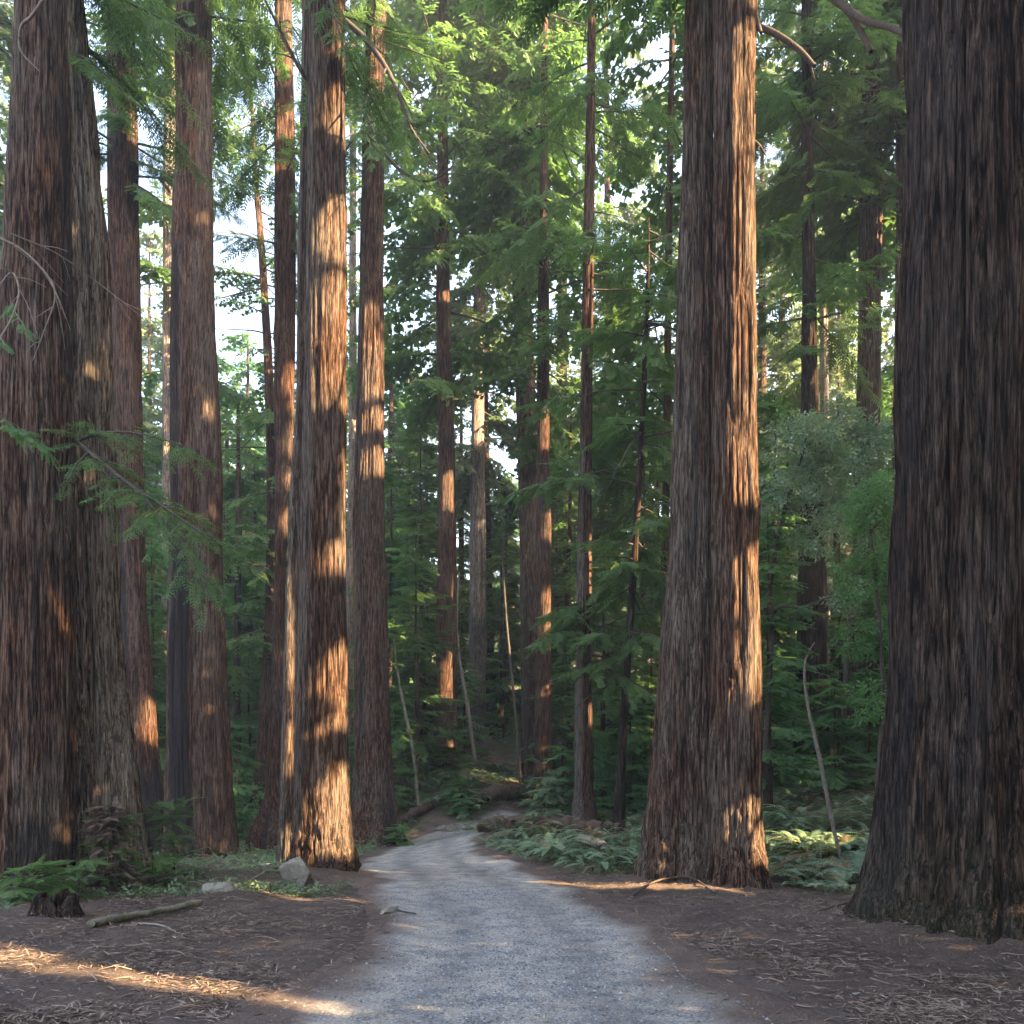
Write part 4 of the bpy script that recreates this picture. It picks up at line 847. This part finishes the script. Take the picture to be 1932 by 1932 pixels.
rod('fallen_log', 'moss topped log poking out of the fern bed left of the big double redwood', 'log', [S(1072, 19.6, .52, .11), S(1100, 19.3, .42, .11), S(1128, 19.0, .3, .11), S(1152, 18.8, .16, .08)], MOSSW, 36, 12, .08, seed=8)
rod('fallen_log', 'long reddish brown rotten log behind the ferns at the edge of the bed', 'log', [S(905, 25.8, .16, .16), S(960, 25.3, .22, .24), S(1030, 24.9, .16, .26), S(1100, 24.0, .2, .22), S(1170, 23.6, .08, .2)], LOGW, 90, 16, .16, seed=9)
rod('fallen_branch', 'thin curved reddish branch lying before the foot of the big double redwood', 'branch', [G(1195, 1683, .03, .018), G(1240, 1672, .07, .018), G(1300, 1670, .09, .018), G(1350, 1684, .03, .01)], LOGW, 30, 6, seed=10)
rod('fallen_branch', 'long slender branch lying left of the foot of the huge right edge redwood', 'branch', [G(1545, 1733, .03, .012), G(1600, 1728, .05, .014), G(1650, 1722, .05, .014), G(1705, 1722, .04, .01)], LOGW, 26, 6, seed=11)
rod('fallen_branch', 'small dark stick lying across the left edge of the gravel', 'stick', [G(742, 1721, .02, .012), G(785, 1728, .02, .01)], TWIG, 12, 6, seed=12)
rod('leaning_sapling', 'bare bleached sapling arching over the ferns left of the huge right edge redwood', 'dead sapling', [S(1592, 17.5, -.1, .035), (*P(1572, 1560, 17.6), .04), (*P(1560, 1500, 17.8), .045), (*P(1544, 1420, 18), .045), (*P(1526, 1340, 18.1), .035), (*P(1518, 1275, 18.2), .028), (*P(1522, 1238, 18.2), .022), (*P(1537, 1212, 18.2), .014)], DEADW, 60, 8, .06, seed=13)
rod('broken_snag', 'splintered reddish snag leaning against the right side of the big double redwood', 'snag', [S(1408, 17.2, -.1, .12), (*P(1418, 1400, 17.2), .10), (*P(1428, 1320, 17.2), .08), (*P(1437, 1262, 17.2), .03)], LOGW, 30, 9, .08, seed=14)
rod('leaning_sapling', 'thin leaning pole lit white gold at its foot, before the far whitish redwood', 'dead sapling', [S(897, 44, -.1, .11), (*P(884, 1345, 44.3), .1), (*P(868, 1250, 44.8), .08), (*P(862, 1170, 45.2), .06), (*P(866, 1080, 45.5), .04)], DEADW, 36, 8, .04, seed=16)
rod('leaning_sapling', 'thin sapling with a sunlit bend leaning left beyond the dark brown redwood', 'dead sapling', [S(792, 37, -.1, .08), (*P(780, 1420, 37), .08), (*P(766, 1350, 37.2), .07), (*P(752, 1280, 37.5), .05), (*P(742, 1200, 37.8), .03)], MOSSW, 40, 7, .12, seed=17)
rod('slim_sapling', 'bare dark sapling leaning left between the whitish and the smooth brown slope redwoods', 'dead sapling', [S(984, 39, -.1, .07), (*P(972, 1340, 39), .065), (*P(958, 1200, 39.2), .055), (*P(950, 1080, 39.4), .035), (*P(948, 1010, 39.5), .02)], TWIG, 40, 7, .06, seed=18)
for i, (ua, va, ub, vb) in enumerate([(470, 1672, 560, 1640), (505, 1655, 590, 1668), (430, 1640, 520, 1652), (560, 1690, 600, 1683), (390, 1665, 470, 1690)]):
    rod('fallen_twig', ['thin grey twig', 'bent brown twig', 'pale twig', 'short twig', 'slanting grey twig'][i] + ' on the green floor left of the gold redwood near the boulder', 'twig', [G(ua, va, .04, .014), G((ua+ub)/2, (va+vb)/2, .07, .014), G(ub, vb, .03, .008)], DEADW, 14, 6, .1, 'twigs near the boulder', seed=30 + i)
def stone(name, label, cat, c, r, seed, m=ROCK, cut=.55, rot=0.0, rough=.25):
    import bmesh
    bm = bmesh.new(); bmesh.ops.create_icosphere(bm, subdivisions=5, radius=1); g = np.random.default_rng(seed)
    V = np.array([v.co[:] for v in bm.verts]); P_ = g.normal(0, 1, (11, 3)); P_ /= np.linalg.norm(P_, axis=1, keepdims=True)
    for q in P_:                      # broken flat facets
        h = V @ q; lim = g.uniform(cut, cut + .3); V -= np.outer(np.clip(h - lim, 0, 9), q)
    V *= (1 + (fbm(V[:, 0] * 2.2 + 5, V[:, 1] * 2.2, V[:, 2] * 2.2, seed, 5) - .5) * rough)[:, None]; V *= r
    for v, q in zip(bm.verts, V): v.co = q
    me = bpy.data.meshes.new(name); bm.to_mesh(me); bm.free(); me.polygons.foreach_set('use_smooth', np.ones(len(me.polygons), bool)); 
    o = link(name, me, None, m); o.location = c; o.rotation_euler = (0, 0, rot); return tag(o, label, cat)
q = G(558, 1676, 0, 0); stone('boulder', 'grey tan angular boulder sitting left of the gold redwood foot', 'boulder', (q[0], q[1] + .25, q[2] + .17), (.36, .29, .33), 12, rot=.4, cut=.45)
q = G(408, 1698, 0, 0); stone('flat_rock', 'low flat grey rock half buried beside the ferns, left of the boulder', 'rock', (q[0], q[1], q[2] + .03), (.30, .22, .13), 5, rot=.2)
q = G(497, 1634, 0, 0); stone('flat_rock', 'small bluish rock on the green floor behind the boulder', 'rock', (q[0], q[1], q[2] + .02), (.30, .2, .13), 6)
q = G(735, 1724, 0, 0); stone('flat_rock', 'worn grey rock set in the low bank at the left edge of the gravel', 'rock', (q[0], q[1], q[2] - .02), (.09, .34, .10), 7, rot=-.2)
for i, (u, v) in enumerate([(662, 1572), (835, 1571), (868, 1570)]):
    q = G(u, v + 8, 0, 0); stone('flat_rock', ['round grey rock beside the foot of the dark brown redwood', 'pale low rock at the far edge of the road bend', 'second pale rock at the far edge of the road bend, just right of the other'][i], 'rock', (q[0], q[1] + 2, Hp(q[0], q[1] + 2) + .05), (.5, .3, .2), 9 + i)
q = P(1262/1, 1560, 40)
# charred stump: hollow ragged ring
bS = np.array(G(108, 1742, 0, 0)[:3]); th = np.linspace(0, 2 * pi, 90, endpoint=False); zz = np.linspace(-.1, 1, 26); TH, ZZ = np.meshgrid(th, zz)
hgt = .07 + .20 * vn(np.cos(TH) * 2.5, np.sin(TH) * 2.5, 0 * TH, 3) + .12 * vn(np.cos(TH) * 9, np.sin(TH) * 9, 0 * TH, 4); Rr = .25 * (1.15 - .28 * np.clip(ZZ, 0, 1)) * (1 + .4 * (vn(np.cos(TH) * 5, np.sin(TH) * 5, ZZ * .5, 8) - .5) + .16 * (vn(np.cos(TH) * 15, np.sin(TH) * 15, ZZ * 2, 9) - .5))
out = np.stack([Rr * np.cos(TH), Rr * np.sin(TH), ZZ * hgt], -1); inn = np.stack([Rr[::-1] * .6 * np.cos(TH), Rr[::-1] * .6 * np.sin(TH), (ZZ * hgt)[::-1] - .0], -1)
al = np.concatenate([out, inn]); ii = np.arange(al.shape[0] * 90).reshape(al.shape[0], 90); nx = np.roll(ii, -1, 1); Qs = np.stack([ii[:-1], nx[:-1], nx[1:], ii[1:]], -1).reshape(-1, 4)
o = link('charred_stump', qmesh('charred_stump', al.reshape(-1, 3), Qs, None, True), None, BARKD); o.location = bS; tag(o, 'small charred hollow stump with ragged rim at the lower left', 'stump')

# ---------------------------------------------------------------- limbs hanging into the picture
def limb(label, pts, n_side, side_len, m, tpl, size, sp, seed, leaves=True, wood=TWIG, dead=0.0, rs=.006, name='redwood_branch', hang=.4, trunk_label=None):
    """one large limb with side twigs and foliage; a part of the tree it grows from when trunk_label is given"""
    g = np.random.default_rng(seed); c = curve(np.array(pts, float), 34); par = TREES[trunk_label][0] if trunk_label else None
    base = np.array(par.location) if par is not None else c[0, :3].copy(); c[:, :3] -= base
    tb = [tubes(c[None, :, :3], c[None, :, 3], 8)]; f = Fol()
    for i in range(n_side):
        t = (i + g.random() * .8) / n_side * .88 + .08; k = int(t * 33); p = c[k, :3]; tan = c[min(k + 1, 33), :3] - c[k, :3]; tan /= np.linalg.norm(tan)
        s = 1 if i % 2 else -1; lat = np.cross(tan, [0, 0, 1.]); lat /= np.linalg.norm(lat) + 1e-9; L = side_len * g.uniform(.5, 1.1) * (1.1 - .5 * t)
        d = tan * .75 + lat * s * g.uniform(.3, 1) + np.array([0, 0, g.normal(-.12, .22)]); d /= np.linalg.norm(d)
        q = np.array([p, p + d * L * .5 + [0, 0, -.04 * L], p + d * L + np.array([0, 0, -.2 * L]) + g.normal(0, .06, 3) * L]); cc = curve(q, 9)
        tb.append(tubes(cc[None], np.linspace(max(c[k, 3] * .5, rs), .003, 9)[None], 5))
        if leaves and g.random() >= dead:
            m_ = max(3, int(L / sp)); tt = .1 + .9 * (np.arange(m_) + g.random(m_)) / m_; ff = np.clip(tt, 0, .999) * 8; a = ff.astype(int); pp = cc[a] + (cc[a + 1] - cc[a]) * (ff - a)[:, None]
            for sg in (1, -1):
                an = sg * np.radians(55 + g.normal(0, 10, m_)); dd = np.stack([d[0] * np.cos(an) - d[1] * np.sin(an), d[0] * np.sin(an) + d[1] * np.cos(an), d[2] - hang * g.random(m_)], 1)
                U = g.normal(0, .35, (m_, 3)); U[:, 2] += 1; f.add(pp, dd, U, g.uniform(*size, m_), g.random() * .5 + g.normal(.1, .08, m_))
            f.add(cc[-1:], (cc[-1:] - cc[-2:-1]), np.array([[0, 0, 1.]]), np.array([size[1]]), np.array([.4]))
    V2, Q2 = merge(tb)
    if f.p:
        V, Q, t = f.mesh('x', tpl, base, raw=True); me = qmesh(name, np.concatenate([V, V2]), np.concatenate([Q, Q2 + len(V)]), {'tint': np.concatenate([t, np.full(len(V2), .3)])})
        me.materials.append(m); me.materials.append(wood); me.polygons.foreach_set('material_index', np.concatenate([np.zeros(len(Q), np.int32), np.ones(len(Q2), np.int32)]))
    else:
        me = qmesh(name, V2, Q2, None, True); me.materials.append(wood)
    o = link(name, me, par)
    if par is None: o.location = base
    o['label'] = label; return o
TL = {k.split()[0] + ' ' + k.split()[1]: k for k in TREES}
def B(u, v, d, r): return (*P(u, v, d), r)
PS = TL['pale grey']; MB = TL['massive brown']; BD = TL['big double']; GO = TL['bright gold']; DB = TL['dark brown']; HD = TL['huge dark']
limb('low limb with feathery green sprays', [B(138, 826, 13.9, .03), B(165, 850, 13.2, .035), B(210, 888, 12.8, .032), B(260, 925, 12.4, .028), B(300, 950, 12.0, .022), B(350, 985, 11.6, .012), B(390, 1010, 11.3, .006)], 30, 1.15, LEAF, T_DASH, (.10, .20), .075, 1, trunk_label=PS, name='low_limb')
limb('upper low limb with feathery green sprays', [B(140, 835, 13.9, .022), B(180, 820, 13.2, .022), B(240, 815, 12.6, .016), B(310, 830, 12.2, .01), B(370, 850, 11.9, .005)], 24, .8, LEAF, T_DASH, (.10, .19), .075, 2, trunk_label=PS, name='low_limb')
limb('drooping tip of a low limb with bluish sprays', [B(235, 905, 12.6, .02), B(290, 960, 12.0, .016), B(350, 1040, 11.5, .01), B(400, 1130, 11.2, .005)], 24, .9, LEAFB, T_DASH, (.10, .20), .08, 3, trunk_label=PS, name='low_limb')
limb('bare crooked twig', [B(-20, 570, 9.5, .009), B(20, 515, 9.4, .011), B(36, 550, 9.3, .011), B(22, 600, 9.2, .011), B(0, 640, 9.1, .01), B(-20, 690, 9, .01)], 8, .55, LEAFB, T_FINE, (.08, .18), .08, 4, wood=DEADW, dead=.4, trunk_label=MB, name='bare_twig')
limb('bare twig crossing the trunk', [B(-20, 440, 11, .012), B(40, 470, 11, .012), B(90, 520, 11, .010), B(104, 560, 11, .009), B(85, 620, 11, .008), B(62, 680, 11, .005)], 9, .7, LEAF, T_FINE, (.1, .2), .1, 5, False, DEADW, trunk_label=MB, name='bare_twig')
limb('long thin bare twig sloping down right', [B(20, 440, 11, .008), B(110, 480, 11.4, .007), B(200, 545, 12, .006), B(270, 600, 12.3, .003)], 6, .8, LEAF, T_FINE, (.1, .2), .1, 6, False, DEADW, trunk_label=MB, name='bare_twig')
limb('yellow green sprays at the left edge', [B(-10, 770, 7, .006), B(25, 800, 7, .005), B(60, 820, 7, .004), B(85, 845, 7, .002)], 9, .18, LEAFB, T_FINE, (.06, .12), .04, 7, trunk_label=MB, name='leafy_twig')
limb('sunlit crooked limb', [B(95, -20, 11.5, .022), B(60, 30, 11.6, .022), B(40, 50, 11.7, .02), B(39, 95, 11.8, .014), B(75, 135, 11.9, .006)], 0, .3, LEAF, T_FINE, (.1, .2), .1, 8, False, DEADW, trunk_label=MB, name='bare_limb')
for i, (pts, nn, ll) in enumerate([([(1415, 46, 15.3, .06), (1460, 62, 15.0, .055), (1505, 92, 14.8, .05), (1537, 125, 14.6, .035)], 3, .5), ([(1395, -60, 15.4, .05), (1420, 0, 15.2, .045), (1428, 35, 15.1, .04), (1436, 62, 15, .03)], 0, .3),
     ([(1416, 262, 15.4, .035), (1432, 275, 15.2, .03), (1445, 293, 15.1, .012)], 2, .2)]):
    limb('stout broken bare limb', [B(*q) for q in pts], nn, ll, LEAF, T_FINE, (.1, .2), .1, 10 + i, False, trunk_label=BD, name='bare_limb')
limb('forked bare limb reaching in from the top', [B(1714, 68, 11.5, .04), B(1680, 52, 12, .04), B(1640, 42, 12.4, .045), B(1605, 22, 12.8, .05), B(1550, -20, 13.3, .05), B(1500, -60, 13.7, .05)], 0, .3, LEAF, T_FINE, (.1, .2), .1, 14, False, LOGW, trunk_label=HD, name='bare_limb')
limb('short fork of the bare limb', [B(1560, -12, 13.2, .05), B(1600, 20, 12.9, .05), B(1622, 55, 12.7, .045), B(1643, 98, 12.5, .03)], 0, .3, LEAF, T_FINE, (.1, .2), .1, 15, False, LOGW, trunk_label=HD, name='bare_limb')
limb('long drooping limb arching right', [B(652, 40, 17.3, .06), B(690, 75, 17, .055), B(730, 130, 16.8, .045), B(757, 190, 16.6, .035), B(775, 240, 16.5, .025), B(810, 290, 16.4, .012)], 10, 1.3, LEAF, T_DASH, (.15, .3), .13, 16, dead=.6, trunk_label=GO, name='long_limb')
limb('leafy hanging limb over the trunk', [B(612, -40, 16.9, .03), B(625, 10, 16.2, .03), B(640, 60, 15.9, .02), B(655, 105, 15.8, .008)], 16, .7, LEAF, T_DASH, (.14, .26), .08, 17, trunk_label=GO, name='leafy_limb')
limb('bare limb arching left', [B(585, 160, 17.4, .04), B(560, 120, 17.2, .035), B(530, 60, 17, .03), B(500, 0, 16.8, .02)], 4, .9, LEAF, T_FINE, (.1, .2), .1, 18, False, trunk_label=GO, name='bare_limb')
limb('bushy dark green limb wrapped around the stem', [B(705, 235, 30.5, .09), B(735, 230, 29.5, .08), B(790, 235, 28.8, .05), B(830, 210, 28.4, .02)], 26, 1.3, LEAF, T_MID, (.22, .42), .13, 19, trunk_label=DB, name='leafy_limb')
limb('bushy dark green limb hanging before the stem', [B(700, 170, 30.4, .07), B(690, 200, 29, .06), B(705, 250, 28.4, .04), B(715, 290, 28.2, .02)], 26, 1.1, LEAF, T_MID, (.22, .42), .13, 20, trunk_label=DB, name='leafy_limb')
limb('curved bare limb sweeping up at its tip', [B(726, 290, 31, .07), B(760, 325, 30.5, .05), B(805, 342, 30, .04), B(850, 318, 29.6, .03), B(860, 285, 29.4, .012)], 6, 1.4, LEAF, T_MID, (.3, .5), .2, 21, dead=.6, trunk_label=DB, name='bare_limb')

# ---------------------------------------------------------------- small leaves, duff, needles and twigs: too many to count
def cover(g, n):
    u = g.uniform(-80, 1980, n); v = HZ + 36 + 160 * g.random(n) ** 1.4; d = CAMH * F / (v - HZ); d = np.where(g.random(n) < .35, g.uniform(28, 56, n), d); x = (u - UW/2) / F * d
    cl = fbm(x * .55, d * .55, 0, 171, 4); rd = road_dist(x, d); k = (cl > .49 - .10 * (d > 19)) & (rd > 1.45) & (d > 12.9) & ((d > 17.2) | (x < -1.2) | (x > 5.2)); x, d, cl = x[k], d[k], cl[k]
    return np.stack([x, d, H(x, d) + .01 + .10 * g.random(len(x)) ** 2 * (1 + (d > 22))], 1), cl * .8 + g.random(len(x)) * .4 - .1
def flat(name, label, fn, n, size, tpl, m, seed, tilt=.35, dn=0.0):
    g = np.random.default_rng(seed); pos, t = fn(g, n); f = Fol(); n = len(pos); d = g.normal(0, 1, (n, 3)); d[:, 2] = g.normal(dn, tilt, n) ; u = g.normal(0, .3, (n, 3)); u[:, 2] += 1
    f.add(pos, d, u, g.uniform(*size, n), t); o = link(name, f.mesh(name, tpl, None), None, m); return tag(o, label, None, None, 'stuff')
flat('ground_cover', 'low green clover like leaves carpeting the floor between the trunks', cover, 42000, (.12, .26), T_BROAD, COVER, 21, .3, .15)
T_NEEDLE = np.array([(0, 0, 0), (.5, .05, .03), (1, 0, 0), (.5, -.05, .03)], float)
def litter(g, n):
    d = 5.2 + 17 * g.random(n) ** 1.7; x = g.uniform(-.72, .72, n) * d; rd = road_dist(x, d); cl = fbm(x * 1.4, d * 1.4, 0, 55, 4); k = ((rd > .8 + .7 * g.random(n) ** .6) | (g.random(n) < .03)) & (g.random(n) < np.clip((cl - .3) * 3.2, .12, 1)); x, d = x[k], d[k]
    return np.stack([x, d, H(x, d) + .006 + .02 * g.random(len(x))], 1), g.random(len(x)) * 1.1 - .1
flat('forest_litter', 'brown redwood needles and bark shreds strewn over the floor', litter, 190000, (.02, .13), T_NEEDLE, LITTER, 22, .12)
# curled pale twigs
g = np.random.default_rng(23); n = 900; d = 5.3 + 11 * g.random(n) ** 1.5; x = g.uniform(-.7, .7, n) * d; k = road_dist(x, d) > 1.15; x, d = x[k], d[k]; n = len(x)
L = g.gamma(2.2, .075, n) + .06; a = g.uniform(0, 6.28, n); cv = g.normal(0, 1.6, n); t = np.linspace(0, 1, 9)
an = a[:, None] + cv[:, None] * t[None]; px = x[:, None] + np.cumsum(np.cos(an), 1) * L[:, None] / 9; py = d[:, None] + np.cumsum(np.sin(an), 1) * L[:, None] / 9
pz = H(px, py) + .012 + .035 * np.sin(t * pi)[None] * g.random((n, 1)) * L[:, None] * 3
V, Q = tubes(np.stack([px, py, pz], -1), (g.uniform(.0025, .006, n))[:, None] * (1 - .6 * t)[None], 4)
o = link('fallen_twigs', qmesh('fallen_twigs', V, Q, {'tint': np.repeat(g.random(n) * .8 + .25, 36)}, True), None, LITTER); tag(o, 'pale curled twigs scattered over the brown floor', None, None, 'stuff')
# loose stones of the gravel
g = np.random.default_rng(24); n = 15000; i = g.integers(60, 330, n); s_ = g.normal(0, .45, n).clip(-1.02, 1.02); x = RR[i, 0] + Nn[i, 0] * RR[i, 2] * s_; y = RR[i, 1] + Nn[i, 1] * RR[i, 2] * s_ + g.uniform(-.05, .05, n)
k = (y > 5) & (y < 20); x, y, s_ = x[k], y[k], s_[k]; n = len(x); r = g.gamma(3, .0028, n).clip(.004, .018); z = H0(x, y) + .012 + (fbm(x * 3, y * 3, 0, 5, 3) - .5) * .025 + .012 * np.cos(s_ * pi * 1.6) - .09 * np.clip((np.abs(s_) - 1.22) / .28, 0, 1)
oc = np.array([(1, 0, 0), (0, 1, 0), (-1, 0, 0), (0, -1, 0), (0, 0, .8), (0, 0, -.6)], float); tri = np.array([(0, 1, 4), (1, 2, 4), (2, 3, 4), (3, 0, 4)])
ca, sa = np.cos(g.uniform(0, 6, n)), np.sin(g.uniform(0, 6, n)); O = oc[None] * g.uniform(.6, 1.3, (n, 6, 1)) * r[:, None, None]; O = np.stack([O[..., 0] * ca[:, None] - O[..., 1] * sa[:, None], O[..., 0] * sa[:, None] + O[..., 1] * ca[:, None], O[..., 2]], -1) + np.stack([x, y, z], 1)[:, None]
m, n_, l_, b = mat('gravel_stones'); r_ = ramp(n_, [(0, (.09, .095, .105)), (.5, (.22, .225, .24)), (1, (.36, .355, .35))]); l_.new(attr(n_, 'tint'), r_.inputs[0]); l_.new(r_.outputs[0], b.inputs['Base Color']); b.inputs['Roughness'].default_value = .9
o = link('loose_gravel', qmesh('loose_gravel', O.reshape(-1, 3), (tri[None] + 6 * np.arange(n)[:, None, None]).reshape(-1, 3), {'tint': np.repeat(g.random(n) ** 1.4, 6)}), None, m); tag(o, 'loose grey stones lying on the gravel road', None, None, 'stuff')

# ---------------------------------------------------------------- air
m, n, l, b = mat('thin_mist'); n.remove(b)
pv = n.new('ShaderNodeVolumePrincipled'); pv.inputs['Color'].default_value = (0.95, 0.97, 1.0, 1); pv.inputs['Density'].default_value = HAZE
pv.inputs['Anisotropy'].default_value = 0.2
l.new(pv.outputs[0], n['Material Output'].inputs['Volume'])
x0, x1, y0, y1, z0, z1 = -180, 180, -45, 330, min(float(GZ.min()) - 1.0, -4), 88
V = [(x, y, z) for z in (z0, z1) for x, y in ((x0, y0), (x1, y0), (x1, y1), (x0, y1))]
o = link('haze', qmesh('haze', V, [(3, 2, 1, 0), (4, 5, 6, 7), (0, 1, 5, 4), (1, 2, 6, 5), (2, 3, 7, 6), (3, 0, 4, 7)]), None, m)
tag(o, 'thin pale morning mist hanging between the far trees', None, None, 'stuff')
